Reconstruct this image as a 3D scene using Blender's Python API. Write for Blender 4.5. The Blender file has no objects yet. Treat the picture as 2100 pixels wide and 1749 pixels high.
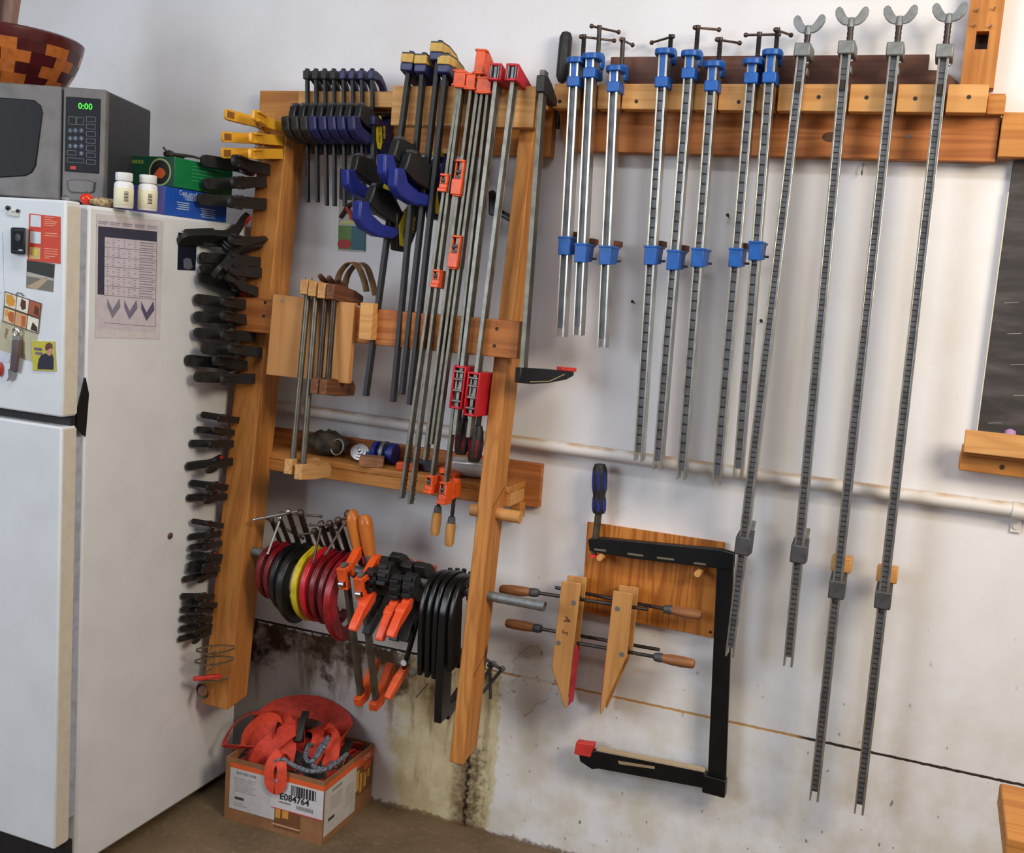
import bpy, math, random
from mathutils import Vector, Matrix
random.seed(7)
SC = bpy.context.scene
COL = SC.collection
PI = math.pi
V = Vector

# ------------------------------------------------------------------ camera geometry
FPX, CXP, CYP = 2197.0, 1050.0, 874.5
CAM = V((0.0, -2.75, 1.5896))
yaw, pitch, roll = math.radians(21.308), math.radians(7.55), math.radians(-4.248)
fwd = V((-math.sin(yaw)*math.cos(pitch), math.cos(yaw)*math.cos(pitch), -math.sin(pitch)))
r0 = V((math.cos(yaw), math.sin(yaw), 0)); d0 = fwd.cross(r0)
CR = r0*math.cos(roll) + d0*math.sin(roll)
CD = -r0*math.sin(roll) + d0*math.cos(roll)

def ray(px, py):
    return CR*((px-CXP)/FPX) + CD*((py-CYP)/FPX) + fwd
def W(px, py, d):            # point on the plane d metres out from the back wall
    r = ray(px, py); return CAM + r*((2.75-d)/r.y)
def WX(px, py, x):           # point on a plane of constant x
    r = ray(px, py); return CAM + r*(x/r.x)
def WZ(px, py, z):           # point on a level plane
    r = ray(px, py); return CAM + r*((z-CAM.z)/r.z)

def lin(c):
    out = []
    for x in c[:3]:
        x = x/255.0
        out.append(x/12.92 if x <= .04045 else ((x+.055)/1.055)**2.4)
    return (out[0], out[1], out[2], 1.0)

# ------------------------------------------------------------------ mesh builder
class MB:
    def __init__(s): s.v = []; s.f = []
    def add(s, vs, fs):
        n = len(s.v); s.v += [V(p) for p in vs]; s.f += [tuple(i+n for i in f) for f in fs]; return s
    def hexa(s, p):          # bottom ring 0-3, top ring 4-7
        return s.add(p, [(3,2,1,0),(4,5,6,7),(0,1,5,4),(1,2,6,5),(2,3,7,6),(3,0,4,7)])
    def box(s, x0, x1, y0, y1, z0, z1, M=None):
        p = [V(q) for q in ((x0,y0,z0),(x1,y0,z0),(x1,y1,z0),(x0,y1,z0),(x0,y0,z1),(x1,y0,z1),(x1,y1,z1),(x0,y1,z1))]
        if M is not None: p = [M @ q for q in p]
        return s.hexa(p)
    def prism(s, poly, lo, hi, ax='y', M=None):
        def mp(a, b, t):
            q = V((t,a,b)) if ax == 'x' else (V((a,t,b)) if ax == 'y' else V((a,b,t)))
            return M @ q if M is not None else q
        n = len(poly)
        vs = [mp(a,b,lo) for a,b in poly] + [mp(a,b,hi) for a,b in poly]
        fs = [tuple(range(n)), tuple(range(2*n-1, n-1, -1))]
        fs += [(i, (i+1)%n+0, (i+1)%n+n, i+n)[::-1] for i in range(n)]
        return s.add(vs, fs)
    def tube(s, pts, r, n=10, caps=True, flat=None):
        pts = [V(p) for p in pts]; m = len(pts)
        rs = r if isinstance(r, (list, tuple)) else [r]*m
        tans = []
        for i in range(m):
            t = (pts[min(i+1,m-1)] - pts[max(i-1,0)])
            tans.append(t.normalized() if t.length > 1e-9 else V((0,0,1)))
        up = V((0,0,1)) if abs(tans[0].z) < .9 else V((1,0,0))
        a = tans[0].cross(up).normalized()
        vs = []
        for i in range(m):
            a = (a - tans[i]*a.dot(tans[i])).normalized(); b = tans[i].cross(a)
            for k in range(n):
                th = 2*PI*k/n
                vs.append(pts[i] + (a*math.cos(th) + b*math.sin(th))*rs[i])
        fs = []
        for i in range(m-1):
            for k in range(n):
                k2 = (k+1) % n
                fs.append((i*n+k, i*n+k2, (i+1)*n+k2, (i+1)*n+k))
        if caps:
            fs.append(tuple(range(n-1,-1,-1))); fs.append(tuple((m-1)*n+k for k in range(n)))
        return s.add(vs, fs)
    def cyl(s, p0, p1, r0, r1=None, n=14):
        return s.tube([p0, p1], [r0, r0 if r1 is None else r1], n)
    def ball(s, c, r, n=10, sc=(1,1,1)):
        c = V(c); m = n//2+1; vs = []; fs = []
        for i in range(1, m):
            ph = PI*i/m
            for k in range(n):
                th = 2*PI*k/n
                vs.append(c + V((r*sc[0]*math.sin(ph)*math.cos(th), r*sc[1]*math.sin(ph)*math.sin(th), r*sc[2]*math.cos(ph))))
        t = len(vs); vs += [c+V((0,0,r*sc[2])), c-V((0,0,r*sc[2]))]
        for i in range(m-2):
            for k in range(n):
                k2 = (k+1)%n; fs.append((i*n+k, (i+1)*n+k, (i+1)*n+k2, i*n+k2))
        for k in range(n):
            k2 = (k+1)%n; fs.append((t, k, k2)); fs.append((t+1, (m-2)*n+k2, (m-2)*n+k))
        return s.add(vs, fs)
    def lathe(s, prof, c=(0,0,0), n=24, M=None):
        c = V(c); vs = []; fs = []; m = len(prof)
        for r, z in prof:
            for k in range(n):
                th = 2*PI*k/n; q = V((r*math.cos(th), r*math.sin(th), z))
                vs.append((M @ q if M is not None else q) + c)
        for i in range(m-1):
            for k in range(n):
                k2 = (k+1)%n; fs.append((i*n+k, i*n+k2, (i+1)*n+k2, (i+1)*n+k))
        if prof[0][0] > 1e-6: fs.append(tuple(range(n-1,-1,-1)))
        if prof[-1][0] > 1e-6: fs.append(tuple((m-1)*n+k for k in range(n)))
        return s.add(vs, fs)
    def sweep(s, pts, side, w, t):   # flat bar: width w along `side`, thickness t across; w/t/side may be lists
        pts = [V(p) for p in pts]; m = len(pts); vs = []
        for i in range(m):
            tg = (pts[min(i+1,m-1)] - pts[max(i-1,0)]).normalized()
            sd = V(side[i]) if isinstance(side, list) else V(side)
            sd = (sd - tg*sd.dot(tg)).normalized(); nn = tg.cross(sd)
            ww = w[i] if isinstance(w, list) else w; tt = t[i] if isinstance(t, list) else t
            for a, b in ((-1,-1),(1,-1),(1,1),(-1,1)):
                vs.append(pts[i] + sd*(a*ww/2) + nn*(b*tt/2))
        fs = [(3,2,1,0), tuple((m-1)*4+k for k in range(4))]
        for i in range(m-1):
            for k in range(4):
                k2 = (k+1)%4; fs.append((i*4+k, i*4+k2, (i+1)*4+k2, (i+1)*4+k))
        return s.add(vs, fs)
    def bar(s, p0, p1, side, w, t): return s.sweep([p0, p1], side, w, t)

def spline(pts, n=6):        # Catmull-Rom through points
    pts = [V(p) for p in pts]; out = []
    for i in range(len(pts)-1):
        p0 = pts[max(i-1,0)]; p1 = pts[i]; p2 = pts[i+1]; p3 = pts[min(i+2,len(pts)-1)]
        for k in range(n):
            t = k/n
            out.append(((2*p1) + (p2-p0)*t + (2*p0-5*p1+4*p2-p3)*t*t + (3*p1-p0-3*p2+p3)*t*t*t)*.5)
    out.append(pts[-1]); return out

def mesh_from(name, mb, M=None):
    me = bpy.data.meshes.new(name)
    vs = [M @ p for p in mb.v] if M is not None else mb.v
    me.from_pydata([tuple(p) for p in vs], [], mb.f)
    me.update()
    import bmesh
    bm = bmesh.new(); bm.from_mesh(me); bmesh.ops.recalc_face_normals(bm, faces=bm.faces); bm.to_mesh(me); bm.free()
    for p in me.polygons: p.use_smooth = True
    try: me.set_sharp_from_angle(angle=math.radians(38))
    except Exception: pass
    return me

def tag(o, label=None, cat=None, group=None, kind=None):
    if label: o['label'] = label
    if cat: o['category'] = cat
    if group: o['group'] = group
    if kind: o['kind'] = kind
    return o

def thing(name, label, cat, M=None, group=None):
    o = bpy.data.objects.new(name, None); COL.objects.link(o)
    o.empty_display_size = .02
    if M is not None:
        o.matrix_world = M if isinstance(M, Matrix) else Matrix.Translation(M)
    tag(o, label, cat, group)
    o['_m'] = [c for row in o.matrix_world for c in row] if False else 0
    del o['_m']
    WM[o.name] = (M if isinstance(M, Matrix) else Matrix.Translation(M)) if M is not None else Matrix.Identity(4)
    return o
WM = {}

def part(name, mb, mat, parent=None, world=False, bevel=0, label=None, seg=2):
    M = None
    if world and parent is not None: M = WM[parent.name].inverted()
    me = mesh_from(name, mb, M)
    me.materials.append(mat)
    o = bpy.data.objects.new(name, me); COL.objects.link(o)
    if parent is not None:
        o.parent = parent; WM[o.name] = WM[parent.name]
    else: WM[o.name] = Matrix.Identity(4)
    if bevel:
        b = o.modifiers.new('bevel', 'BEVEL'); b.width = bevel; b.segments = seg; b.limit_method = 'ANGLE'; b.angle_limit = math.radians(40)
    if label: o['label'] = label
    return o

def solo(name, mb, mat, label, cat, loc=None, group=None, bevel=0, kind=None):   # a thing that is one mesh
    loc = V(loc) if loc is not None else sum(mb.v, V())/len(mb.v)
    M = Matrix.Translation(-loc)
    me = mesh_from(name, mb, M); me.materials.append(mat)
    o = bpy.data.objects.new(name, me); COL.objects.link(o); o.location = loc
    WM[o.name] = Matrix.Translation(loc)
    if bevel:
        b = o.modifiers.new('bevel', 'BEVEL'); b.width = bevel; b.segments = 2; b.limit_method = 'ANGLE'; b.angle_limit = math.radians(40)
    return tag(o, label, cat, group, kind)

def struct(name, mb, mat, bevel=0):
    o = part(name, mb, mat, bevel=bevel); o['kind'] = 'structure'; return o

def copy_tree(o, M, label, group=None):
    def rec(s, parent):
        c = s.copy(); COL.objects.link(c)
        if parent is not None: c.parent = parent
        for ch in s.children: rec(ch, c)
        return c
    r = rec(o, None); r.matrix_world = M; r['label'] = label
    if group: r['group'] = group
    WM[r.name] = M
    return r

def fr(o, x, y, z):
    return Matrix(((x.x,y.x,z.x,o.x),(x.y,y.y,z.y,o.y),(x.z,y.z,z.z,o.z),(0,0,0,1)))
def fr_bar(T, B):            # z up along the bar, y towards the wall, origin at the top
    z = (T-B).normalized(); x = V((1,0,0)); x = (x - z*x.dot(z)).normalized(); return fr(T, x, z.cross(x), z)

FONT_CACHE = {}
def text_mb(txt, size, M, depth=.0004, bold=0.0):
    cu = bpy.data.curves.new('t', 'FONT'); cu.body = txt; cu.size = size; cu.align_x = 'CENTER'; cu.align_y = 'CENTER'
    cu.extrude = depth; cu.offset = bold; cu.resolution_u = 2
    o = bpy.data.objects.new('t', cu); COL.objects.link(o)
    bpy.context.view_layer.update()
    me = bpy.data.meshes.new_from_object(o.evaluated_get(bpy.context.evaluated_depsgraph_get()))
    mb = MB(); mb.add([M @ v.co for v in me.vertices], [tuple(p.vertices) for p in me.polygons])
    bpy.data.objects.remove(o); bpy.data.curves.remove(cu); bpy.data.meshes.remove(me)
    return mb

# ------------------------------------------------------------------ materials
class NT:
    def __init__(s, name):
        s.m = bpy.data.materials.new(name); s.m.use_nodes = True; s.t = s.m.node_tree; s.n = s.t.nodes
        s.b = s.n.get('Principled BSDF')
    def node(s, typ, **kw):
        n = s.n.new(typ)
        for k, v in kw.items(): setattr(n, k, v)
        return n
    def link(s, a, b): s.t.links.new(a, b)
    def set(s, sock, v):
        if hasattr(v, 'is_output') or isinstance(v, bpy.types.NodeSocket): s.link(v, sock)
        else: sock.default_value = v
    def math(s, op, a, b=0.0, c=None, clamp=False):
        n = s.node('ShaderNodeMath', operation=op, use_clamp=clamp); s.set(n.inputs[0], a); s.set(n.inputs[1], b)
        if c is not None: s.set(n.inputs[2], c)
        return n.outputs[0]
    def coord(s, scale=None):
        tc = s.node('ShaderNodeTexCoord'); o = tc.outputs['Object']
        if scale is not None:
            mp = s.node('ShaderNodeMapping'); mp.inputs['Scale'].default_value = scale; s.link(o, mp.inputs[0]); o = mp.outputs[0]
        return o
    def noise(s, co, scale=5, detail=4, rough=.55, dist=0):
        n = s.node('ShaderNodeTexNoise'); s.link(co, n.inputs['Vector']); n.inputs['Scale'].default_value = scale
        n.inputs['Detail'].default_value = detail; n.inputs['Roughness'].default_value = rough; n.inputs['Distortion'].default_value = dist
        return n.outputs['Fac']
    def step(s, v, a, b, lo=0.0, hi=1.0):
        n = s.node('ShaderNodeMapRange'); n.interpolation_type = 'SMOOTHSTEP'
        s.set(n.inputs[0], v); n.inputs[1].default_value = a; n.inputs[2].default_value = b; n.inputs[3].default_value = lo; n.inputs[4].default_value = hi
        return n.outputs[0]
    def mix(s, f, a, b):
        n = s.node('ShaderNodeMix', data_type='RGBA'); s.set(n.inputs[0], f); s.set(n.inputs[6], a); s.set(n.inputs[7], b); return n.outputs[2]
    def bump(s, h, strength=.2, dist=.002):
        n = s.node('ShaderNodeBump'); n.inputs['Strength'].default_value = strength; n.inputs['Distance'].default_value = dist
        s.link(h, n.inputs['Height']); s.link(n.outputs[0], s.b.inputs['Normal'])
    def fin(s, col=None, rough=.5, metal=0.0, spec=None):
        if col is not None: s.set(s.b.inputs['Base Color'], col)
        s.set(s.b.inputs['Roughness'], rough); s.b.inputs['Metallic'].default_value = metal
        if spec is not None: s.b.inputs['Specular IOR Level'].default_value = spec
        return s.m

def plain(name, c, rough=.5, metal=0.0, var=.12, scale=40, spec=None, bump=0):
    t = NT(name); co = t.coord(); n = t.noise(co, scale, 3)
    a = lin(c); b = tuple(x*(1-var*2.2) for x in a[:3]) + (1,)
    col = t.mix(t.step(n, .35, .75), a, b)
    if bump: t.bump(n, bump, .001)
    return t.fin(col, rough, metal, spec)

def wood(name, c1, c2, axis='z', ring=16, knots=True, rough=.62, ends=None):
    t = NT(name)
    k = 1.0
    sc = {'z': (ring, ring, ring*.06), 'x': (ring*.06, ring, ring), 'y': (ring, ring*.06, ring)}[axis]
    co = t.coord(sc)
    n1 = t.noise(co, 1.0, 3, .5, .6)
    ringv = t.math('FRACT', t.math('MULTIPLY', n1, 6.0))
    tri = t.math('ABSOLUTE', t.math('SUBTRACT', ringv, .5))
    g = t.step(tri, .05, .5)
    sc2 = {'z': (160, 160, 5), 'x': (5, 160, 160), 'y': (160, 5, 160)}[axis]
    fine = t.noise(t.coord(sc2), 1.0, 2)
    big = t.noise(t.coord(), 2.3, 2)
    f = t.math('ADD', t.math('MULTIPLY', g, .55), t.math('MULTIPLY', fine, .45))
    col = t.mix(f, lin(c1), lin(c2))
    col = t.mix(t.math('MULTIPLY', t.step(big, .4, .75), .35), col, lin([x*.72 for x in c1]))
    if knots:
        vo = t.node('ShaderNodeTexVoronoi'); 
        sk = {'z': (9, 9, 3.2), 'x': (3.2, 9, 9), 'y': (9, 3.2, 9)}[axis]
        t.link(t.coord(sk), vo.inputs['Vector']); vo.inputs['Scale'].default_value = 1.0
        kn = t.step(vo.outputs['Distance'], .07, .13, 1, 0)
        col = t.mix(t.math('MULTIPLY', kn, .8), col, lin([x*.38 for x in c2]))
    t.bump(f, .12, .001)
    return t.fin(col, rough, 0, .3)

M = {}
PINE1, PINE2 = (202,138,70), (164,100,46)
M['pine_z'] = wood('pine upright', PINE1, PINE2, 'z')
M['pine_x'] = wood('pine lengthwise', PINE1, PINE2, 'x')
M['pine_pale_x'] = wood('pale pine lengthwise', (220,166,102), (190,132,74), 'x', knots=False)
M['pine_pale_z'] = wood('pale pine upright', (220,166,102), (190,132,74), 'z', knots=False)
M['redwood_x'] = wood('orange stained pine', (190,120,64), (142,80,38), 'x')
M['brown_board'] = wood('brown panel', (112,76,62), (92,60,50), 'x', knots=False)
M['ply_z'] = wood('plywood face', (206,150,92), (184,126,72), 'z', ring=9, knots=False)
M['fir_z'] = wood('varnished fir plywood', (214,138,62), (140,72,24), 'z', ring=22, knots=False, rough=.45)
M['maple_z'] = wood('maple jaw', (206,152,92), (176,120,66), 'z', ring=10, knots=False, rough=.45)
M['beech'] = wood('varnished handle', (206,124,52), (170,92,36), 'z', ring=8, knots=False, rough=.28)
M['old_handle'] = wood('worn brown handle', (150,98,62), (112,70,42), 'x', ring=20, knots=False, rough=.5)
M['old_wood'] = wood('old dark jaw wood', (128,80,48), (84,48,28), 'y', ring=20, knots=False)
M['old_pale'] = wood('old pale jaw wood', (206,160,104), (170,118,66), 'y', ring=18, knots=False)
M['dark_wood'] = wood('dark stained wood', (90,58,40), (60,36,24), 'z', knots=False)
M['black_plastic'] = plain('black plastic', (26,26,28), .42, var=.15, scale=60)
M['black_rubber'] = plain('worn black plastic', (34,32,31), .55, var=.3, scale=50)
M['black_paint'] = plain('black painted steel', (15,15,17), .33, var=.2)
M['black_bar'] = plain('blackened bar steel', (22,21,22), .5, .1, var=.2)
M['blue_paint'] = plain('blue enamel', (16,88,172), .42, var=.14)
M['dark_blue'] = plain('dark blue plastic', (30,44,128), .42, var=.1)
M['deep_blue'] = plain('navy plastic', (30,34,82), .42, var=.12)
M['yellow_plastic'] = plain('yellow plastic', (232,170,48), .4, var=.06)
M['label_yellow'] = plain('yellow sticker', (232,212,40), .45, var=.04)
M['pad_yellow'] = plain('yellow pad', (206,168,84), .6, var=.1)
M['orange_paint'] = plain('orange enamel', (228,86,28), .4, var=.14)
M['orange_plastic'] = plain('orange plastic', (240,84,36), .42, var=.08)
M['red_paint'] = plain('red enamel', (196,26,44), .36, var=.1)
M['bar_steel'] = plain('bright bar steel', (138,136,128), .45, .8, var=.2, scale=25)
M['dark_red'] = plain('dark red enamel', (118,16,26), .33, var=.16)
M['pink_red'] = plain('red stained wood', (196,44,66), .6, var=.2, scale=30)
M['red_pad'] = plain('red pad', (206,54,46), .5, var=.1)
M['c_yellow'] = plain('yellow enamel', (206,184,30), .4, var=.14)
M['steel'] = plain('bright steel', (205,205,208), .28, 1.0, var=.1)
M['dull_steel'] = plain('dull bar steel', (112,107,96), .42, .8, var=.2, scale=25)
M['dark_steel'] = plain('dark oiled steel', (70,62,58), .42, .7, var=.2)
M['alu'] = plain('aluminium channel', (206,203,194), .30, .92, var=.14, scale=22)
M['alu_web'] = plain('dark aluminium web', (112,115,120), .5, .4, var=.2, scale=30)  # web a darker grey than the channel walls and lips
M['cast_grey'] = plain('grey cast metal', (132,134,134), .5, .55, var=.14, scale=60)
M['dark_cast'] = plain('dark cast metal', (84,84,86), .55, .4, var=.14, scale=60)
M['white_enamel'] = plain('white refrigerator enamel', (222,224,226), .38, var=.03, scale=9)
M['cream_enamel'] = plain('cream door edge', (212,204,188), .45, var=.04)
M['gasket'] = plain('dark gasket', (34,30,32), .6)
M['pale_gasket'] = plain('pale grey gasket', (170,174,188), .6)
M['white_plastic'] = plain('white plastic', (228,228,226), .4, var=.02)
M['paper'] = plain('white paper', (214,214,216), .7, var=.03)
M['screw_dark'] = plain('dark screw hole', (40,28,20), .7)
M['black_ink'] = plain('black ink', (28,28,32), .7)
M['grey_ink'] = plain('grey print', (140,140,146), .7, var=.2)
M['mesh_grey'] = plain('brushed grey', (116,112,110), .6, .15, var=.12, scale=18)
M['dark_grey'] = plain('dark grey sheet metal', (62,64,68), .5, .3, var=.1)
M['glass_dark'] = plain('dark window glass', (20,18,22), .45, var=.1, spec=.2)
M['chalk'] = plain('purple chalk', (186,136,186), .8)
def emis(name, c, s):
    t = NT(name); t.b.inputs['Base Color'].default_value = lin(c); t.b.inputs['Emission Color'].default_value = lin(c); t.b.inputs['Emission Strength'].default_value = s; return t.m
M['led_green'] = emis('green clock digits', (70,235,60), 1.2)
def flat(name, c, rough=.6):
    t = NT(name); return t.fin(lin(c), rough)
def mat(c, rough=.55):
    k = 'c%d_%d_%d_%d' % (c[0], c[1], c[2], int(rough*100))
    if k not in M: M[k] = plain('paint '+k, c, rough, var=.05)
    return M[k]
# concrete floor
t = NT('brown concrete floor'); co = t.coord()
n = t.noise(co, 3.5, 6); n2 = t.noise(co, 60, 3)
col = t.mix(t.step(n, .3, .7), lin((118,98,72)), lin((92,74,52)))
col = t.mix(t.math('MULTIPLY', t.step(n2, .5, .8), .4), col, lin((150,130,100)))
t.bump(n2, .3, .002); M['floor'] = t.fin(col, .75)
# painted block wall with a joint line, raw concrete patch and stains
ZJ = 0.49
XB = W(1012, 1600, 0).x
XJ = W(955, 1640, 0).x
t = NT('white painted block wall'); co = t.coord()
sx = t.node('ShaderNodeSeparateXYZ'); t.link(co, sx.inputs[0]); X, Z = sx.outputs[0], sx.outputs[2]
nb = t.noise(co, 2.2, 5, .6); nm = t.noise(co, 9, 5, .65); nf = t.noise(co, 55, 4, .6)
base = t.mix(t.step(nb, .35, .75), lin((226,225,228)), lin((216,213,212)))
low = t.step(Z, .1, 1.1, 1, 0)
base = t.mix(t.math('MULTIPLY', low, t.step(nm, .35, .7)), base, lin((206,200,188)))
# scattered specks and scuffs, denser low down
spk = t.noise(t.coord((1.0, 1.0, .55)), 62, 2, .4)
spm = t.math('MULTIPLY', t.step(spk, .70, .76), t.math('ADD', t.math('MULTIPLY', low, .75), .06))
base = t.mix(spm, base, lin((96,78,62)))
wob = t.math('MULTIPLY', t.math('SUBTRACT', nm, .5), .16)
wob2 = t.math('MULTIPLY', t.math('SUBTRACT', nf, .5), .05)
xm = t.step(t.math('ADD', t.math('ADD', X, wob2), t.math('MULTIPLY', wob, .4)), XB-.006, XB+.006, 1, 0)
zm = t.step(t.math('ADD', Z, wob2), ZJ-.01, ZJ, 1, 0)
rawm = t.math('MULTIPLY', xm, zm)
raw = t.mix(t.step(nm, .35, .65), lin((208,196,160)), lin((182,166,128)))
XWH = W(800, 1450, 0).x
whm = t.step(t.math('ADD', X, t.math('MULTIPLY', wob, 1.6)), XWH-.02, XWH+.06, 1, 0)
raw = t.mix(t.math('MULTIPLY', whm, .85), raw, lin((204,199,200)))
stk = t.noise(t.coord((7,1,1.2)), 3.0, 4, .6)
raw = t.mix(t.math('MULTIPLY', t.step(t.math('ADD', stk, t.step(Z, .12, ZJ, 0, .22)), .58, .8), .75), raw, lin((120,98,62)))
# brown stain hanging from the joint, and a dark streak down the block joint
st = t.math('ADD', t.step(Z, ZJ-.34, ZJ, 0, 1), t.math('MULTIPLY', t.math('SUBTRACT', nm, .5), 2.6))
XS = W(620, 1400, 0).x
st = t.math('SUBTRACT', st, t.step(X, XS, XS+.75, 0, .42))
raw = t.mix(t.step(st, .55, 1.05), raw, lin((70,50,28)))
dx = t.math('ABSOLUTE', t.math('SUBTRACT', X, t.math('ADD', XJ, wob2)))
sv = t.math('SUBTRACT', t.math('ADD', t.step(dx, 0, .11, 1, 0), t.math('MULTIPLY', t.math('SUBTRACT', nf, .5), 1.6)), t.step(Z, .2, .42, 0, 1))
raw = t.mix(t.math('MULTIPLY', t.step(sv, .35, 1.1), .85), raw, lin((84,60,32)))
raw = t.mix(t.math('MULTIPLY', t.step(dx, .002, .007, 1, 0), t.step(Z, .25, .3, 1, 0)), raw, lin((34,24,18)))
base = t.mix(rawm, base, raw)
fl = t.step(t.math('ADD', Z, wob2), .003, .018, 1, 0)
base = t.mix(t.math('MULTIPLY', fl, .8), base, lin((92,62,34)))
# joint line: dark crack right and left, tan filler in the middle
jz = t.math('ABSOLUTE', t.math('SUBTRACT', Z, t.math('ADD', ZJ, t.math('MULTIPLY', wob2, .12))))
jm = t.step(jz, .0025, .0045, 1, 0)
XM = W(1640, 1500, 0).x
jc = t.mix(t.step(X, XM-.02, XM+.02), lin((190,146,92)), lin((52,42,36)))
jc = t.mix(t.step(X, XB-.1, XB, 1, 0), jc, lin((40,30,24)))
base = t.mix(jm, base, jc)
# peeling paint between the rack and the wooden screw clamps
PC = W(1090, 1390, 0)
PC = PC + V((0,0,.0))
px_ = t.math('DIVIDE', t.math('SUBTRACT', t.math('ADD', X, t.math('MULTIPLY', wob, 2.2)), PC.x), .062); pz_ = t.math('DIVIDE', t.math('SUBTRACT', t.math('ADD', Z, t.math('MULTIPLY', wob, 2.2)), PC.z), .085)
rr = t.math('SQRT', t.math('ADD', t.math('MULTIPLY', px_, px_), t.math('MULTIPLY', pz_, pz_)))
base = t.mix(t.math('MULTIPLY', t.step(rr, .93, 1.0, 1, 0), .8), base, lin((212,204,190)))
base = t.mix(t.math('MULTIPLY', t.step(t.math('ABSOLUTE', t.math('SUBTRACT', rr, 1.0)), .01, .06, 1, 0), .45), base, lin((150,128,98)))
pm = t.math('MULTIPLY', t.step(rr, .5, 1.5, 1, 0), t.step(nf, .6, .68)); base = t.mix(pm, base, lin((146,112,70)))
t.bump(t.math('ADD', t.math('MULTIPLY', nf, .6), t.math('MULTIPLY', jm, -2.0)), .25, .003)
M['wall'] = t.fin(base, .62, 0, .3)

# ------------------------------------------------------------------ the room
mb = MB(); mb.box(-4.2, 2.6, 0, .15, -.0, 3.3); struct('wall_back', mb, M['wall'])
mb = MB(); mb.box(-4.2, 2.6, -5.2, .15, -.1, 0); struct('floor', mb, M['floor'])
# ------------------------------------------------------------------ refrigerator
XF = -1.887
ZT = WX(181, 420, XF).z
YC0, YC1 = -.086, WX(172, 900, XF).y      # cabinet back and front
YD = WX(135, 414, XF).y                   # door front face
YG = WX(166, 420, XF).y                   # door back
FW = .76
fridge = thing('refrigerator', 'white two-door refrigerator at the left end of the wall', 'refrigerator', V((XF-FW/2, (YC0+YC1)/2, 0)))
mb = MB(); mb.box(XF-FW, XF, YC1, YC0, .03, ZT); part('cabinet', mb, M['white_enamel'], fridge, True, bevel=.008)
z_gap1 = WX(162, 852, XF).z; z_gap0 = WX(160, 872, XF).z; z_bot = WX(150.5, 1719, XF).z
mb = MB(); mb.box(XF-FW, XF, YD, YG, z_gap1, ZT+.004); fz = part('freezer_door', mb, M['white_enamel'], fridge, True, bevel=.005, seg=3)
mb = MB(); mb.box(XF-FW, XF, YD, YG, z_bot, z_gap0); fd = part('fridge_door', mb, M['white_enamel'], fridge, True, bevel=.005, seg=3)
mb = MB(); mb.box(XF-.001, XF+.0012, YD+.005, YG-.001, z_gap1+.006, ZT-.008); part('edge_trim', mb, M['cream_enamel'], fz, True, label='cream yellowed door edge')
mb = MB(); mb.box(XF-.001, XF+.0012, YD+.005, YG-.001, z_bot+.006, z_gap0-.006); part('edge_trim', mb, M['cream_enamel'], fd, True, label='cream yellowed door edge')
mb = MB(); mb.box(XF-FW+.01, XF-.004, YG, YC1, z_gap1+.005, ZT-.012); part('gasket', mb, M['pale_gasket'], fz, True, label='pale grey door gasket')
mb = MB(); mb.box(XF-FW+.01, XF-.004, YG, YC1, z_bot+.06, z_gap0-.03); part('gasket', mb, M['pale_gasket'], fd, True, label='pale grey door gasket')
mb = MB(); mb.box(XF-FW+.005, XF-.004, YD+.03, YC1, z_gap0, z_gap1); part('divider_strip', mb, M['gasket'], fridge, True, label='black strip between the doors')
mb = MB(); mb.prism([(YG+.0, z_gap0-.002), (YC1+.004, z_gap0-.03), (YC1+.012, z_gap1+.05), (YC1, z_gap1+.09), (YG, z_gap1+.004)], XF-.006, XF+.002, 'x'); part('hinge_bracket', mb, M['black_paint'], fridge, True, label='dark hinge bracket')
mb = MB(); mb.box(XF-FW+.02, XF-.01, YD+.045, YC1, .015, z_bot-.008); part('base_grille', mb, M['gasket'], fridge, True, label='dark base grille')
for x in (XF-.07, XF-FW+.07):
    for y in (YC1+.06, YC0-.06): mb = MB(); mb.cyl((x,y,0),(x,y,.035),.02); part('foot', mb, M['gasket'], fridge, True)

# ------------------------------------------------------------------ microwave
zb = ZT + .014
A = WX(215, 300, XF-.085); A.z = zb
r = ray(222, 185); ztm = (CAM + r*(A.x/r.x)).z
Bq = WZ(0, 168, ztm)
md = (A-Bq); md.z = 0; md.normalize(); mn = V((-md.y, md.x, 0))     # mn points away from the viewer
MDp = .315
MH = ztm - zb
mwM = fr(A, md, mn, V((0,0,1)))
mw = thing('microwave_oven', 'grey microwave oven with dark door window on top of the refrigerator', 'microwave', mwM)
def mx(px, py):                        # pixel on the microwave front -> local x,z
    r = ray(px, py); k = (A-CAM).dot(mn)/r.dot(mn); q = mwM.inverted() @ (CAM+r*k); return q.x, q.z
xs = mx(126, 300)[0]
MWW = .50
mb = MB(); mb.box(-MWW, 0, .022, MDp, 0, MH); part('body', mb, M['dark_grey'], mw, bevel=.006)
for x in (-.05, -MWW+.05):
    for y in (.05, MDp-.05): mb = MB(); mb.cyl((x,y,-.0135),(x,y,.002),.016); part('foot', mb, M['black_rubber'], mw)
mb = MB(); mb.box(-MWW, xs-.003, 0, .022, 0, MH); mdoor = part('door', mb, M['mesh_grey'], mw, bevel=.004)
pw = [mx(-30, 198), mx(70, 205), mx(84, 216), mx(88, 232), mx(74, 340), mx(66, 354), mx(52, 361), mx(-30, 366)]
mb = MB(); mb.prism(pw, -.003, .004, 'y'); part('window', mb, M['glass_dark'], mdoor, bevel=.002)
mb = MB(); mb.box(xs+.002, 0, 0, .022, 0, MH); cp = part('control_panel', mb, M['mesh_grey'], mw, bevel=.004)
x0, z1 = mx(136, 198); x1, z0 = mx(203, 356)
mb = MB(); mb.box(x0, x1, -.0025, .002, z0, z1); part('keypad', mb, M['glass_dark'], cp, bevel=.0012)
kb = MB()
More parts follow.
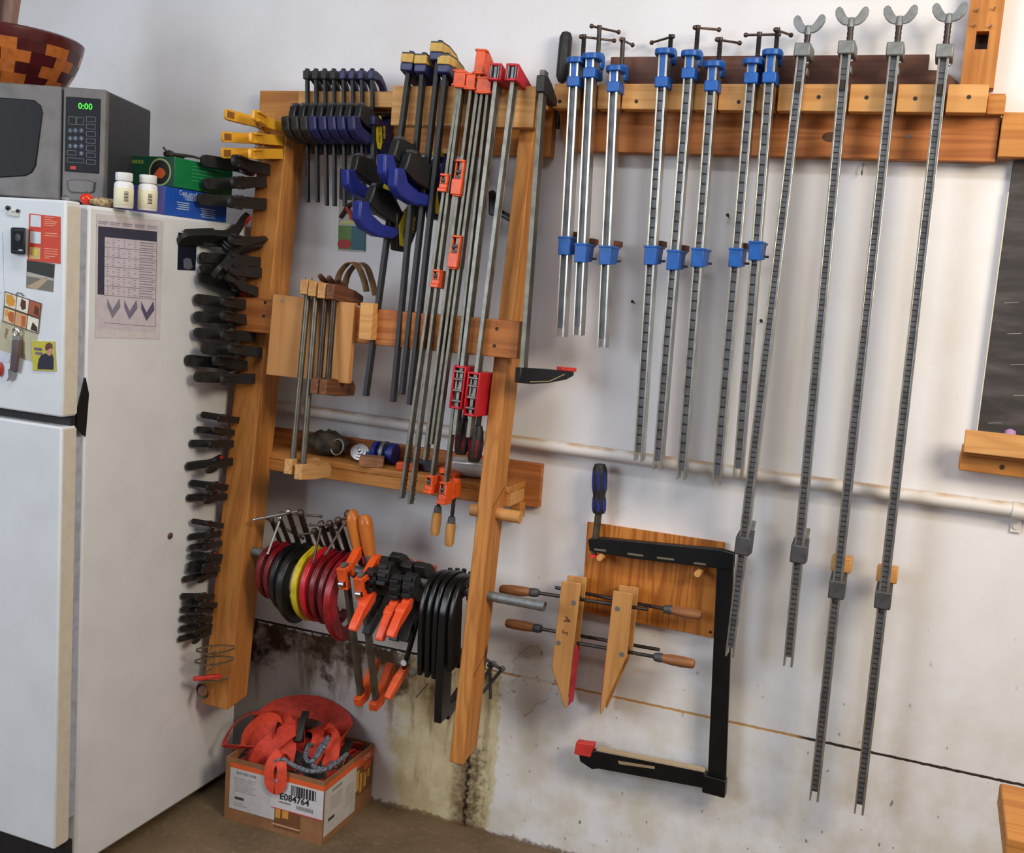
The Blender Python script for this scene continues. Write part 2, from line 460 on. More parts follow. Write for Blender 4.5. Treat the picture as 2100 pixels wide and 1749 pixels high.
def key(px0, py0, px1, py1):
    a, b = mx(px0, py0); c, d = mx(px1, py1)
    w = .0009
    kb.box(a, c, -.0031, -.0024, b-w, b); kb.box(a, c, -.0031, -.0024, d, d+w); kb.box(a, a+w, -.0031, -.0024, d, b); kb.box(c-w, c, -.0031, -.0024, d, b)
for (a,b) in ((239, 251), (254, 266), (269, 281), (284, 295), (298, 311), (313, 324), (327, 338)): key(178, a, 197, b)
key(142, 239, 157, 256); key(158, 240, 173, 257); key(139, 308, 157, 319); key(139, 323, 173, 335)
part('key_outline', kb, mat((110,118,128)), cp)
rb = MB(); tb = MB()
num = 1
for iy, y in enumerate((268, 284, 300)):
    for ix, x in enumerate((145, 156, 168)):
        a, b = mx(x, y)
        n = 14; pr = [(a+.0062*math.cos(2*PI*i/n), b+.0062*math.sin(2*PI*i/n)) for i in range(n)]
        rb.prism(pr, -.0031, -.0024, 'y')
        q = text_mb(str(num), .008, Matrix.Translation((a, -.0034, b)) @ Matrix.Rotation(PI/2, 4, 'X')); tb.add(q.v, q.f); num += 1
a, b = mx(168, 315); rb.prism([(a+.0062*math.cos(2*PI*i/14), b+.0062*math.sin(2*PI*i/14)) for i in range(14)], -.0031, -.0024, 'y')
q = text_mb('0', .008, Matrix.Translation((a, -.0034, b)) @ Matrix.Rotation(PI/2, 4, 'X')); tb.add(q.v, q.f)
part('number_key', rb, mat((52,62,80)), cp); part('key_numeral', tb, mat((190,196,204)), cp)
a, b = mx(176, 219)
part('clock_digits', text_mb('0:00', .021, Matrix.Translation((a, -.0032, b)) @ Matrix.Rotation(PI/2, 4, 'X')), M['led_green'], cp, label='green lit clock digits 0:00')
a, b = mx(150, 344); c, d = mx(163, 348)
mb = MB(); mb.box(a-.006, a+.008, -.0031, -.0024, b-.004, b+.004); part('stop_key', mb, mat((190,40,50)), cp, label='red stop key')
ob = [mx(138, 371), mx(150, 368), mx(180, 369), mx(196, 374), mx(194, 393), mx(186, 397), mx(146, 395), mx(140, 388)]
mb = MB(); mb.prism(ob, -.0022, .002, 'y'); part('door_button', mb, M['black_paint'], cp)
cx = sum(p[0] for p in ob)/8; cz = sum(p[1] for p in ob)/8
mb = MB(); mb.prism([(cx+(p[0]-cx)*.92, cz+(p[1]-cz)*.9) for p in ob], -.004, .002, 'y'); part('button_face', mb, M['mesh_grey'], cp, bevel=.001)

# ------------------------------------------------------------------ bowl of patchwork wood on the microwave
def pxof(q):
    v = q-CAM; return CXP + FPX*v.dot(CR)/v.dot(fwd)
lo_, hi_ = -.6, .2
for _ in range(40):
    mid = (lo_+hi_)/2
    if pxof(mwM @ V((mid, .165, MH+.06))) < 0: lo_ = mid
    else: hi_ = mid
bc = mwM @ V((lo_, .165, MH)); bz = ztm; print('MW', A, md, MH, bc)
zc = (bc-CAM).dot(fwd); pxm = FPX/zc
RB = 158/pxm; RH = 104/pxm; RBase = 112/pxm
bM = Matrix.Translation(V((bc.x, bc.y, bz)))
bowl = thing('wooden_bowl', 'patchwork wooden bowl of dark and orange blocks on the microwave', 'bowl', bM)
prof = []
NR = 5
for i in range(NR+1):
    u = i/NR; prof.append((RBase + (RB-RBase)*(math.sin(u*PI/2)**.9), .004 + RH*u))
def bowl_patch(sel):
    mb = MB(); NS = 17
    for i in range(NR-1):
        for k in range(NS):
            if ((i*3 + k*2 + (i//2)*k*5 + (k//3)) % 5 < 2) != sel: continue
            off = .5*(i % 2)
            ring = []
            for (rr, zz) in (prof[i], prof[i+1]):
                for a in (k+off, k+.5+off, k+1+off):
                    th = 2*PI*a/NS; ring.append(V((rr*math.cos(th), rr*math.sin(th), zz)))
            n = len(mb.v); mb.v += ring; mb.f += [(n, n+1, n+4, n+3), (n+1, n+2, n+5, n+4)]
    return mb
part('dark_block', bowl_patch(False), plain('dark red bowl wood', (78,22,24), .28, var=.2), bowl)
part('orange_block', bowl_patch(True), plain('orange bowl wood', (186,106,48), .3, var=.15), bowl, label='orange wood block')
mb = MB(); mb.lathe([(prof[NR-1][0], prof[NR-1][1]), (RB+.002, RH-.004), (RB+.003, RH+.004), (RB-.004, RH+.009), (RB-.012, RH+.004), (RBase*.9, .014), (.001, .012)], n=44); part('rim', mb, plain('bowl rim wood', (84,30,28), .25, var=.15), bowl)
mb = MB(); mb.lathe([(.001, 0), (RBase-.004, 0), (RBase, .005)], n=40); part('foot_ring', mb, M['dark_wood'], bowl)
# boards standing in the bowl at the top corner
o_ = V((bc.x, bc.y, bz+.016))
mb = MB(); mb.hexa([o_+V(p) for p in ((-.10,.01,0),(-.005,.01,0),(-.005,.03,0),(-.10,.03,0),(-.05,.02,.34),(.05,.02,.34),(.05,.04,.34),(-.05,.04,.34))])
solo('wood_offcut', mb, wood('grey brown offcut', (150,118,104), (124,94,84), 'z', knots=False), 'grey brown board standing up inside the wooden bowl', 'board')
mb = MB(); mb.hexa([o_+V(p) for p in ((-.075,-.035,0),(-.05,-.035,0),(-.05,-.012,0),(-.075,-.012,0),(-.015,-.02,.34),(.012,-.02,.34),(.012,.003,.34),(-.015,.003,.34))])
solo('wood_stick', mb, M['dark_wood'], 'dark stick leaning in front of the board in the bowl', 'stick')

# ------------------------------------------------------------------ things along the refrigerator top
def bottle(px, py, label, dx=0):
    c = WZ(px, py, ZT+.0005); c.z = ZT+.002
    zc = (c-CAM).dot(fwd); s = zc/FPX
    t = thing('pill_bottle', label, 'bottle', Matrix.Translation(c), 'white pill bottles on the refrigerator')
    R = 19*s; H = 71*s
    mb = MB(); mb.lathe([(.001,0),(R*.94,0),(R,.003),(R,H*.66),(R*.9,H*.72),(R*.66,H*.76),(R*.66,H*.80),(.001,H*.8)], n=26); part('body', mb, M['white_plastic'], t)
    mb = MB(); mb.lathe([(R*.86,H*.77),(R*.9,H*.79),(R*.9,H*.985),(R*.82,H),(.001,H)], n=26); part('cap', mb, M['white_plastic'], t)
    mb = MB(); mb.lathe([(R+.0003,H*.05),(R+.0006,H*.055),(R+.0006,H*.56),(R+.0003,H*.565)], n=26); lb = part('label', mb, mat((222,216,184)), t, label='cream paper label')
    mb = MB(); a0 = math.atan2((CAM-c).y, (CAM-c).x) + .25
    for i in range(9):
        zz = H*(.2+.032*i)
        pts = [V(((R+.001)*math.cos(a0+q), (R+.001)*math.sin(a0+q), zz)) for q in (-.22, 0, .22)]
        mb.sweep(pts, (0,0,1), H*(.012 if i % 3 else .022), .0006)
    part('barcode', mb, M['black_ink'], lb)
bottle(253, 428, 'white pill bottle on the refrigerator nearer the microwave')
bottle(302, 433, 'white pill bottle on the refrigerator nearer the blue box')

def corner_box(px, py, z0, height_px, L, Wd, name, label, cat, mt, yaw=0.0):
    c = WX(px, py, XF-.012); zc = (c-CAM).dot(fwd); H = height_px*zc/FPX
    Mx = Matrix.Translation(V((c.x, c.y, z0))) @ Matrix.Rotation(yaw, 4, 'Z')
    t = thing(name, label, cat, Mx)
    mb = MB(); mb.box(-Wd, 0, 0, L, .001, H)
    part('carton', mb, mt, t, bevel=.0015)
    return t, H
blue_c = mat((28,82,176), .35)
nb_ = WX(337, 438, XF-.012); fb_ = WX(464, 454, XF-.012)
LB = (fb_-nb_).length; yb = 0.0; print('BOX', nb_, fb_)
bb, HB = corner_box(337, 438, ZT, 58, LB, .15, 'cardboard_box', 'blue glove carton lying on the refrigerator under the green one', 'box', blue_c, yb)
mb = MB()
for i, (ln, zz) in enumerate(((.60,.86),(.52,.78),(.34,.70))):
    q = text_mb(('Cast products so', 'for contract', 'customers')[i], .018, Matrix.Translation((.0006, LB*.45, HB*zz)) @ Matrix.Rotation(PI/2, 4, 'Z') @ Matrix.Rotation(PI/2, 4, 'X'), .0003); mb.add(q.v, q.f)
for cy, w_, n in ((.28,.2,4), (.68,.24,5)):
    for i in range(n):
        mb.box(.0003, .0012, LB*(cy-w_/2*(1-.12*(i%3))), LB*(cy+w_/2*(1-.12*(i%2))), HB*(.5-.075*i-.1*(cy>.5)), HB*(.53-.075*i-.1*(cy>.5)))
part('printing', mb, mat((190,206,232)), bb, label='white printed text')
mb = MB(); mb.box(-.15, -.0, -.0012, -.0003, .002, HB-.002); part('end_panel', mb, mat((66,58,120)), bb, label='purple end panel')
zg = ZT + HB + .001
gb, HG = corner_box(357, 377, zg, 61, (WX(476,395,XF-.012)-WX(357,377,XF-.012)).length, .15, 'cardboard_box', 'green carton with a round picture on top of the blue carton', 'box', mat((24,124,70), .35), 0.0)
mb = MB(); mb.box(-.15, 0, -.0012, -.0003, .002, HG-.001); part('end_panel', mb, mat((12,66,44)), gb, label='dark green end panel')
Mg = Matrix.Translation((-.045, -.0014, HG*.48)) @ Matrix.Rotation(PI/2, 4, 'X')
mb = MB(); mb.lathe([(.001,0),(.036,0),(.036,.0008),(.001,.0008)], n=28, M=Mg); part('picture_ring', mb, mat((150,160,110)), gb)
mb = MB(); mb.lathe([(.001,.0009),(.031,.0009),(.031,.0014),(.001,.0014)], n=28, M=Mg); part('picture_disc', mb, mat((24,22,20)), gb)
mb = MB(); mb.add([Mg @ V((x, y, .0016)) for x, y in ((-.02,-.008),(-.008,.006),(0,.012),(.012,.008),(.02,-.004),(.008,-.016),(-.01,-.016))], [(0,1,2,3,4,5,6)]); part('picture', mb, mat((196,84,34)), gb, label='orange picture in the disc')
mb = MB()
for q_ in range(4): mb.box(-.138+.010*q_, -.131+.010*q_, -.0016, -.0012, HG*.74, HG*.86)
part('lettering', mb, mat((120,136,50)), gb, label='dim yellow lettering')
mb = MB()
for i in range(5): mb.box(.0003, .0009, .07, .20-.02*i, HG*(.8-.12*i), HG*(.83-.12*i))
part('printing', mb, mat((70,160,110)), gb)
c = WZ(347, 312, zg+HG); c = gb.matrix_world @ V((-.06, .05, HG)) if True else c
mb = MB(); rnd = random.Random(3)
mb.ball(c+V((0,0,.012)), .014, 8, (1.2,1,.8)); mb.ball(c+V((.02,.02,.009)), .010, 8, (1.6,1,.6))
mb.tube([c+V((.01,0,.012)), c+V((.05,.03,.012)), c+V((.09,.05,.004))], [.006,.004,.002], 6); mb.tube([c+V((-.005,0,.014)), c+V((-.02,0,.03))], .0025, 6)
solo('dried_plant', mb, mat((40,36,26)), 'dark dried sprig lying on the green carton', 'plant')

tc = WX(178, 399, XF-.05); tc.z = max(tc.z, ZT+.014)
tc = V((tc.x, WX(178, 399, XF-.05).y, ZT+.016))
q = thing('tomato', 'small red tomato on the refrigerator in front of the microwave', 'tomato', Matrix.Translation(tc))
mb = MB(); mb.ball((0,0,0), .0155, 16, (1.05,1,.92)); part('fruit', mb, mat((222,52,26), .2), q)
mb = MB(); mb.cyl((.004,-.006,.012),(.006,-.008,.018),.0016); part('stem', mb, mat((70,90,40)), q)
bg = WX(218, 414, XF-.03)
mb = MB(); rnd = random.Random(5)
Lb = .058
for i in range(11):
    for k in range(9):
        u = i/10*2-1; th = 2*PI*k/9
        rr = .013*math.sqrt(max(.02, 1-u*u))*(1+.25*rnd.uniform(-1,1))
        mb.v.append(V((bg.x + .6*rr*math.cos(th)*1.5, bg.y + Lb*u, ZT+.012+rr*.85*math.sin(th))))
for i in range(10):
    for k in range(9):
        k2=(k+1)%9; mb.f.append((i*9+k, i*9+k2, (i+1)*9+k2, (i+1)*9+k))
t = NT('clear bag of nuts'); co = t.coord(); n = t.noise(co, 130, 3)
col = t.mix(t.step(n,.4,.6), lin((150,116,70)), lin((204,186,150))); t.bump(n,.6,.003)
solo('snack_bag', mb, t.fin(col, .22), 'crumpled clear bag of tan snacks at the refrigerator edge', 'bag')
fo = WX(141, 405, XF-.02)
mb = MB(); mb.ball((XF-.03, fo.y, ZT+.011), .009, 7, (1,1.1,.7)); solo('foil_scrap', mb, M['steel'], 'scrap of silver foil beside the freezer door corner', 'foil')

# ------------------------------------------------------------------ papers and magnets on the doors
def F(px, py, off=.0008): return W(px, py, -YD+off)
def sheet(mb, quad, off0=.0002, off1=.0010):
    n = len(quad); a = [F(x, y, off0) for x, y in quad]; b = [F(x, y, off1) for x, y in quad]
    m = len(mb.v); mb.v += a + b
    mb.f += [tuple(m+n+i for i in range(n))] + [(m+i, m+(i+1)%n, m+n+(i+1)%n, m+n+i) for i in range(n)]
    return mb
def paper(name, label, cat, quad, c, off=(.0002,.001), rough=.6):
    cen = sum((F(x,y) for x,y in quad), V())/len(quad)
    t = thing(name, label, cat, Matrix.Translation(cen))
    part('sheet', sheet(MB(), quad, *off), mat(c, rough), t, True); return t
def lay(t, name, quads, c, off=(.001,.0014), label=None, rough=.6):
    mb = MB()
    for qd in quads: sheet(mb, qd, *off)
    return part(name, mb, mat(c, rough), t, True, label=label)
def rect(x0,y0,x1,y1,sk=.05): return [(x0,y0),(x1,y0+(x1-x0)*sk),(x1,y1+(x1-x0)*sk),(x0,y1)]
t = paper('leaflet', 'red recipe leaflet with three pictures on the freezer door', 'leaflet', [(60,437.5),(124.5,444.5),(124,541),(57,534)], (206,66,36))
lay(t, 'picture', [[(63,440),(84,442),(84,466),(62,464)]], (216,218,222)); lay(t, 'picture', [[(62,474),(84,476),(83.5,500),(61.5,498)]], (216,218,222))
lay(t, 'food_picture', [[(61,506),(83,508),(82,532),(60,530)]], (206,178,120)); lay(t, 'pancakes', [[(66,512),(74,510),(79,516),(78,524),(68,524),(64,518)]], (222,190,86), (.0014,.0018))
mb = [rect(91, y, 91+w, y+1.3, .07) for y, w in ((444,20),(449,16),(453,26),(457,24),(461,20),(477,28),(482,30),(509,28),(514,26),(519,28),(524,22),(528,10))]
lay(t, 'printing', mb, (236,170,140))
t = paper('photograph', 'snapshot of a road through dark woods below the red leaflet', 'photograph', [(55,531),(112.5,541),(109,599),(53.5,590)], (120,112,100), (.0000,.0006))
lay(t, 'dark_trees', [[(55,533),(112,542.5),(110.5,571),(55.5,557)]], (40,42,34), (.0006,.0009)); lay(t, 'pale_bank', [[(55.5,557),(110.5,571),(110,576),(55,566)]], (176,170,156), (.0006,.0009)); lay(t, 'road', [[(54,588),(92,568),(100,572),(76,594)]], (182,158,128), (.0006,.0009))
t = paper('beige_note', 'crumpled beige note behind the picture card', 'paper', [(2,655),(77,686),(72,744),(-4,716)], (190,182,150), (.0002,.0008))
lay(t, 'brown_mark', [[(45,694),(51,702),(50,722),(53,738),(42,730)]], (140,122,92), (.0008,.0011)); lay(t, 'brown_mark', [[(12,672),(18,676),(12,696),(9,690)]], (140,122,92), (.0008,.0011))
t = paper('blank_card', 'white card under the bottle opener', 'card', [(-6,719),(22,727),(19,744),(-6,740)], (212,214,222), (.0008,.0012))
t = paper('white_sheet', 'white sheet hanging at the left edge of the freezer door', 'paper', [(-30,470),(5,474),(8,600),(-30,600)], (226,228,236))
t = paper('picture_card', 'six panel card of wooden toys tilted on the freezer door', 'card', [(10,597),(85,622),(78,685),(5,659)], (72,56,44), (.0014,.0026))
def Q(u, v):        # on the tilted card
    a = V((10,597,0)); b = V((85,622,0)); c = V((78,685,0)); d = V((5,659,0))
    p = (a*(1-u)+b*u)*(1-v)+(d*(1-u)+c*u)*v; return (p.x, p.y)
def QR(u0,v0,u1,v1): return [Q(u0,v0),Q(u1,v0),Q(u1,v1),Q(u0,v1)]
cells = [(.02,.03,.32,.47),(.34,.03,.66,.47),(.68,.03,.98,.47),(.02,.53,.32,.97),(.34,.53,.66,.97),(.68,.53,.98,.97)]
for i, cc in enumerate(cells): lay(t, 'panel', [QR(*cc)], ((226,214,190),(230,222,206),(168,88,50),(222,196,150),(214,160,112),(232,226,206))[i], (.0026,.0029))
for qq in ([Q(.05,.08),Q(.2,.05),Q(.3,.2),Q(.28,.38),Q(.15,.44),Q(.05,.35)], [Q(.05,.6),Q(.12,.55),Q(.14,.75),Q(.06,.8)]): lay(t, 'toy_shape', [qq], (216,150,46), (.0029,.0032))
for qq in ([Q(.46,.06),Q(.58,.1),Q(.6,.34),Q(.5,.42),Q(.44,.28)], [Q(.84,.12),Q(.95,.2),Q(.95,.44),Q(.82,.4)]): lay(t, 'toy_shape', [qq], (86,34,22), (.0029,.0032))
for qq in ([Q(.16,.6),Q(.3,.58),Q(.3,.95),Q(.18,.9),Q(.13,.75)], [Q(.5,.6),Q(.62,.58),Q(.63,.92),Q(.52,.95)]): lay(t, 'toy_shape', [qq], (188,92,44), (.0029,.0032))
lay(t, 'toy_shape', [[Q(.82,.68),Q(.96,.8),Q(.97,.96),Q(.78,.94)]], (52,32,22), (.0029,.0032))
mb = MB(); mb.tube([F(*p, off=.004) for p in ((33,604),(36,600),(42,601),(48,607))], .0012, 6); part('loop', mb, M['dark_cast'], t, True)
t = paper('square_magnet', 'yellow square magnet printed with a person in a dark jacket', 'magnet', [(65,699),(111,700),(114,761),(67,759)], (196,186,60), (.0004,.0034), .4)
lay(t, 'dark_jacket', [[(80,735),(85,728),(94,724),(101,730),(107,725),(110,735),(110,758),(77,757),(77,748)]], (34,30,52), (.0034,.0037))
lay(t, 'face', [[(95,716),(100,713),(107,714),(107.5,722),(104,729),(99,727),(95.5,722)]], (196,140,122), (.0034,.0038)); lay(t, 'hair', [[(92.5,711),(95,705),(101,702),(107,706),(108,716),(105.5,713),(100,716),(95,719),(93,717)]], (104,52,42), (.0038,.0041))
def facetext(t, name, txt, px, py, size, c, ang=0.0):
    p = F(px, py, .0042); Mx = Matrix.Translation(p) @ Matrix.Rotation(PI/2, 4, 'X') @ Matrix.Rotation(ang, 4, 'Z')
    part(name, text_mb(txt, size, Mx, .0002, .0003), mat(c), t, True)
facetext(t, 'lettering', 'BIEBER', 78, 716, .0082, (110,96,140)); facetext(t, 'lettering', 'FEVER', 80, 725, .0084, (110,96,140))
c = F(40, 493, .006)
t = thing('kitchen_timer', 'black square timer stuck beside the red leaflet', 'timer', Matrix.Translation(c))
mb = MB(); sheet(mb, [(22,466),(53,467),(52,522),(22,520)], .0004, .022); part('case', mb, M['black_plastic'], t, True, bevel=.004)
mb = MB(); sheet(mb, [(26,473),(47,474),(47,514),(25,513)], .022, .0228); part('face', mb, M['glass_dark'], t, True)
mb = MB(); sheet(mb, [(38,511),(46,512),(46,514),(38,513.5)], .0229, .0233); part('mark', mb, M['paper'], t, True, label='white mark')
mb = MB(); mb.lathe([(.007,0),(.009,.0008),(.008,.0012)], c=F(37,487,.0232), n=18, M=Matrix.Rotation(PI/2,4,'X')); part('emblem', mb, M['dark_cast'], t, True)
c = F(26, 432, .004)
t = thing('clip_magnet', 'white strip magnet with two black dots at the door top', 'magnet', Matrix.Translation(c))
mb = MB(); sheet(mb, [(15,428),(38,433),(39,445),(16,442)], .0004, .003); part('strip', mb, mat((214,212,200)), t, True, bevel=.001)
mb = MB(); mb.ball(F(16,426.5,.004), .0058, 10); part('dot', mb, M['black_plastic'], t, True)
mb = MB(); mb.ball(F(36,432.5,.004), .0045, 10); part('dot', mb, M['black_plastic'], t, True)
mb = MB(); mb.tube([F(p,q_,.0036) for p,q_ in ((24,433),(27,434.5),(30,433.5))], .0007, 5); part('smile', mb, mat((150,110,90)), t, True)
c = F(33, 728, .008)
t = thing('bottle_opener', 'bottle opener with grey grip and bright steel ends on the freezer door', 'bottle opener', Matrix.Translation(c))
mb = MB(); mb.sweep([F(33,697,.010), F(31.5,728,.014), F(28,762,.010)], (1,0,0), .021, .008); part('grip', mb, plain('grey brown grip', (92,76,76), .45), t, True, bevel=.003)
mb = MB()
ring = [F(33,681,.012)+V((.008*math.cos(a), -.002*math.sin(a), .009*math.sin(a))) for a in [2*PI*i/14 for i in range(15)]]
mb.tube(ring, .0026, 8); mb.sweep([F(33,688,.011), F(33,697,.011)], (1,0,0), .018, .005); part('opener_ring', mb, M['steel'], t, True)
mb = MB(); mb.prism([(-.008,.012),(.008,.012),(.010,0),(.004,-.012),(-.012,-.018),(-.006,-.006)], -.012, -.008, 'y', Matrix.Translation(F(29,767,-.002))); part('piercing_end', mb, M['steel'], t, True, bevel=.001)
mb = MB(); mb.ball(F(-2,757,.006), .012, 14, (.8,.5,1.5)); solo('strawberry_magnet', mb, mat((190,36,30), .3), 'red oval magnet at the left edge below the white card', 'magnet')

# sheets on the refrigerator side
def S(px, py, off=.0008): return WX(px, py, XF+off)
def side(mb, quad, o0, o1):
    n = len(quad); m = len(mb.v); mb.v += [S(x,y,o0) for x,y in quad] + [S(x,y,o1) for x,y in quad]
    mb.f += [tuple(m+n+i for i in range(n))] + [(m+i, m+(i+1)%n, m+n+(i+1)%n, m+n+i) for i in range(n)]
    return mb
ch = thing('wall_chart', 'laminated chart with a grid and three arrows on the refrigerator side', 'chart', Matrix.Translation(S(265,560)))
part('laminate', side(MB(), [(198,438),(336,452),(328,695),(195,692)], .0002, .0012), mat((212,208,210), .3), ch, True)
def lays(t, name, quads, c, off=(.0012,.0016), label=None):
    mb = MB()
    for qd in quads: side(mb, qd, *off)
    return part(name, mb, mat(c), t, True, label=label)
def CQ(u, v):
    a = V((199,450,0)); b = V((325,462,0)); c = V((321,682,0)); d = V((197,672,0))
    p = (a*(1-u)+b*u)*(1-v)+(d*(1-u)+c*u)*v; return (p.x, p.y)
def CR_(u0,v0,u1,v1): return [CQ(u0,v0),CQ(u1,v0),CQ(u1,v1),CQ(u0,v1)]
lays(ch, 'page', [CR_(0,0,1,1)], (204,196,204), (.0012,.0014))
lays(ch, 'header_bar', [CR_(.02,.06,.98,.155), CR_(.02,.155,.13,.69)], (58,58,78), (.0014,.0017), label='dark heading bars')
lines = [CR_(.13,.155+.0892*i,.98,.159+.0892*i) for i in range(1,7)] + [CR_(.974,.15,.98,.95), CR_(.13,.945,.98,.949)]
lays(ch, 'ruling', lines, (110,104,124), (.0014,.0017))
marks = []
for i in range(6):
    for j in range(3):
        for k, u in enumerate((.17,.26,.35,.44,.52,.62)):
            if (i+j*2+k) % 4: marks.append(CR_(u, .172+.0892*i+.026*j, u+.028, .18+.0892*i+.026*j))
        marks.append(CR_(.7, .172+.0892*i+.026*j, .95-.03*((i+j)%2), .182+.0892*i+.026*j))
lays(ch, 'printing', marks + [CR_(.02+.2*i,.012,.18+.2*i,.022) for i in range(5)] + [CR_(.02+.2*i,.03,.16+.2*i,.038) for i in range(5)], (150,142,160), (.0014,.0017))
for i, (u, c) in enumerate(((.18,(132,132,146)),(.46,(120,116,140)),(.74,(92,86,116)))):
    lays(ch, 'arrow', [[CQ(u-.0,.72),CQ(u+.09,.82),CQ(u+.09,.90),CQ(u-.0,.79)], [CQ(u+.09,.82),CQ(u+.2,.71),CQ(u+.22,.79),CQ(u+.09,.90)]], c, (.0014,.0017))
nt_ = thing('dark_card', 'dark blue card with a pale figure on the refrigerator side', 'card', Matrix.Translation(S(383,525)))
part('sheet', side(MB(), [(366,476),(404,488),(401,555),(364,553)], .0002, .001), mat((26,30,46), .35), nt_, True)
lays(nt_, 'pale_figure', [[(376,532),(383,528),(392,532),(395,548),(388,553),(377,550)]], (96,100,112), (.001,.0014))

q = S(347,1098,.0); mb = MB(); mb.ball(q+V((.0045,0,0)), .009, 10, (.5,1,1)); solo('round_magnet', mb, mat((92,58,40)), 'small round brown magnet low on the refrigerator side', 'magnet')
# ------------------------------------------------------------------ sloping wooden clamp rack
SL = .103                                   # the posts stand off further towards the floor
def dpost(z): return .13 + (1.985-z)*SL     # distance of the post fronts from the wall
rack = thing('clamp_rack', 'sloping wooden clamp rack with two posts beside the refrigerator', 'rack', V((-1.45, -.1, 1.2)))
def rbox(name, x0, x1, d0, d1, z0, z1, mt, bevel=.002, label=None):
    mb = MB(); mb.box(x0, x1, -d1, -d0, z0, z1); return part(name, mb, mt, rack, True, bevel=bevel, label=label)
xb1 = W(1133, 230, .04).x
xa = W(533, 184, .036).x; zt_ = W(620, 186, .036).z; zbb = W(1010, 318, .036).z
backing = rbox('backing_board', xa, xb1, .0005, .036, zbb, zt_, M['pine_x'])
xc0, xc1 = W(612, 200, .10).x, W(806, 200, .10).x
rbox('hanging_cleat', xc0, xc1, .0365, .10, W(700, 219, .10).z, W(700, 187, .10).z, M['pine_pale_x'])
xd0, xd1 = W(803, 215, .172).x, W(1097, 220, .172).x
zd1 = W(803, 176, .172).z; zd0 = W(806, 257, .172).z
rbox('front_rail', xd0, xd1, .132, .172, zd0, zd1, M['pine_pale_x'])
rbox('rail_end_block', W(1098, 200, .06).x, xb1, .0365, .075, W(1113, 227, .06).z, W(1113, 190, .06).z, M['pine_x'])
def post(name, x0, x1, z0, z1, dep, mt, bot=0.0):
    t = thing('x', 'x', 'x') if False else None
    mb = MB(); p = []
    for z in (z0, z1):
        d = dpost(z)
        zz = z
        p += [V((x0,-d,z)), V((x1,-d,z)), V((x1,-d+dep,z+(bot if z == z0 else 0))), V((x0,-d+dep,z+(bot if z == z0 else 0)))]
    mb.hexa(p); return part(name, mb, mt, rack, True, bevel=.003)
LX0, LX1 = -1.85, -1.762
post('post', LX0, LX1, .325, 2.02, .094, M['pine_z'], .012)
RX0, RX1 = -1.063, -1.022
post('post', RX0, RX1, .338, 1.985, .089, M['pine_z'], .02)
zm1, zm0 = W(1060, 659, .22).z, W(1060, 736, .22).z
dm = dpost((zm0+zm1)/2)+.005
DM = dm + .038
xm1 = W(1063, 700, DM).x
mid = rbox('middle_rail', LX0+.01, xm1, dm, DM, zm0, zm1, M['redwood_x'])
mb = MB()
for (px, py) in ((1019,674),(1014,709),(544,620),(541,648)): 
    q = W(px, py, DM); mb = MB(); mb.cyl(q+V((0,-.0008,0)), q+V((0,.001,0)), .0045); part('screw', mb, M['screw_dark'], mid, True)
# plywood plate hung on the middle rail
def slab(name, quad, d, th, mt, par, bevel=.0015):
    f = [W(x, y, d) for x, y in quad]; b = [p+V((0, th, 0)) for p in f]
    mb = MB(); n = len(f); mb.v = f+b
    mb.f = [tuple(range(n)), tuple(range(2*n-1, n-1, -1))] + [(i, i+n, (i+1)%n+n, (i+1)%n) for i in range(n)]
    return part(name, mb, mt, par, True, bevel=bevel)
DP = DM + .019
ply = slab('plywood_plate', [(560,603),(727,622),(714,787),(545,768)], DP, .018, M['ply_z'], rack)
q = W(579, 617, DP); mb = MB(); mb.cyl(q+V((0,-.0008,0)), q+V((0,.001,0)), .004); part('screw', mb, M['cast_grey'], ply, True)
rbox('scab_block', W(738, 650, DM+.03).x, W(764, 650, DM+.03).x, DM+.0005, DM+.032, W(750, 697, DM+.03).z, W(750, 621, DM+.03).z, M['pine_pale_x'])
# narrow shelf behind the posts
zs = W(1041, 1000, .150).z
xs0, xs1 = -1.84, W(1043, 1001, .150).x
shelf = rbox('shelf_board', xs0, xs1, .021, .150, zs-.018, zs, M['pine_x'])
xw1 = W(1108, 1000, .02).x
rbox('shelf_back', xs0, xw1, .0005, .0205, W(1106, 1041, .02).z, W(1108, 952, .02).z, M['redwood_x'])
rbox('shelf_apron', xs0, xs1-.001, .132, .1495, zs-.052, zs-.0185, M['pine_x'])
rbox('shelf_bracket', xs1-.03, xs1-.002, .021, .131, zs-.056, zs-.0185, M['pine_pale_x'])
rbox('shelf_bracket', xs1-.028, xs1+.004, .021, .055, zs-.10, zs-.0565, M['pine_x'])
# wooden dowel and steel tube through the right post
zdw = W(1055, 1064, .215).z; dd = dpost(zdw)-.045
mb = MB(); a = W(966, 1051, dd); b = W(1068, 1066, dd); mb.cyl(V((a.x,-dd,zdw)), V((b.x,-dd,zdw)), .0165, n=22); dow = part('dowel', mb, M['pine_pale_x'], rack, True, bevel=.001)
ztb = W(1108, 1248, .235).z; dtb = dpost(ztb)-.045
xt1 = W(1117, 1250, dtb).x
mb = MB()
prof = [(LX0+.02, .0135),(xt1, .0135)]
n = 20
for (x, rr) in ((LX0+.02,.0135),(xt1,.0135),(xt1,.0112),(xt1-.12,.0112)):
    for k in range(n): mb.v.append(V((x, -dtb+rr*math.cos(2*PI*k/n), ztb+rr*math.sin(2*PI*k/n))))
for i in range(3):
    for k in range(n): mb.f.append((i*n+k, i*n+(k+1)%n, (i+1)*n+(k+1)%n, (i+1)*n+k))
mb.f.append(tuple(3*n+k for k in range(n))); mb.f.append(tuple(range(n)))
part('hanging_tube', mb, M['cast_grey'], rack, True, label='grey steel tube')
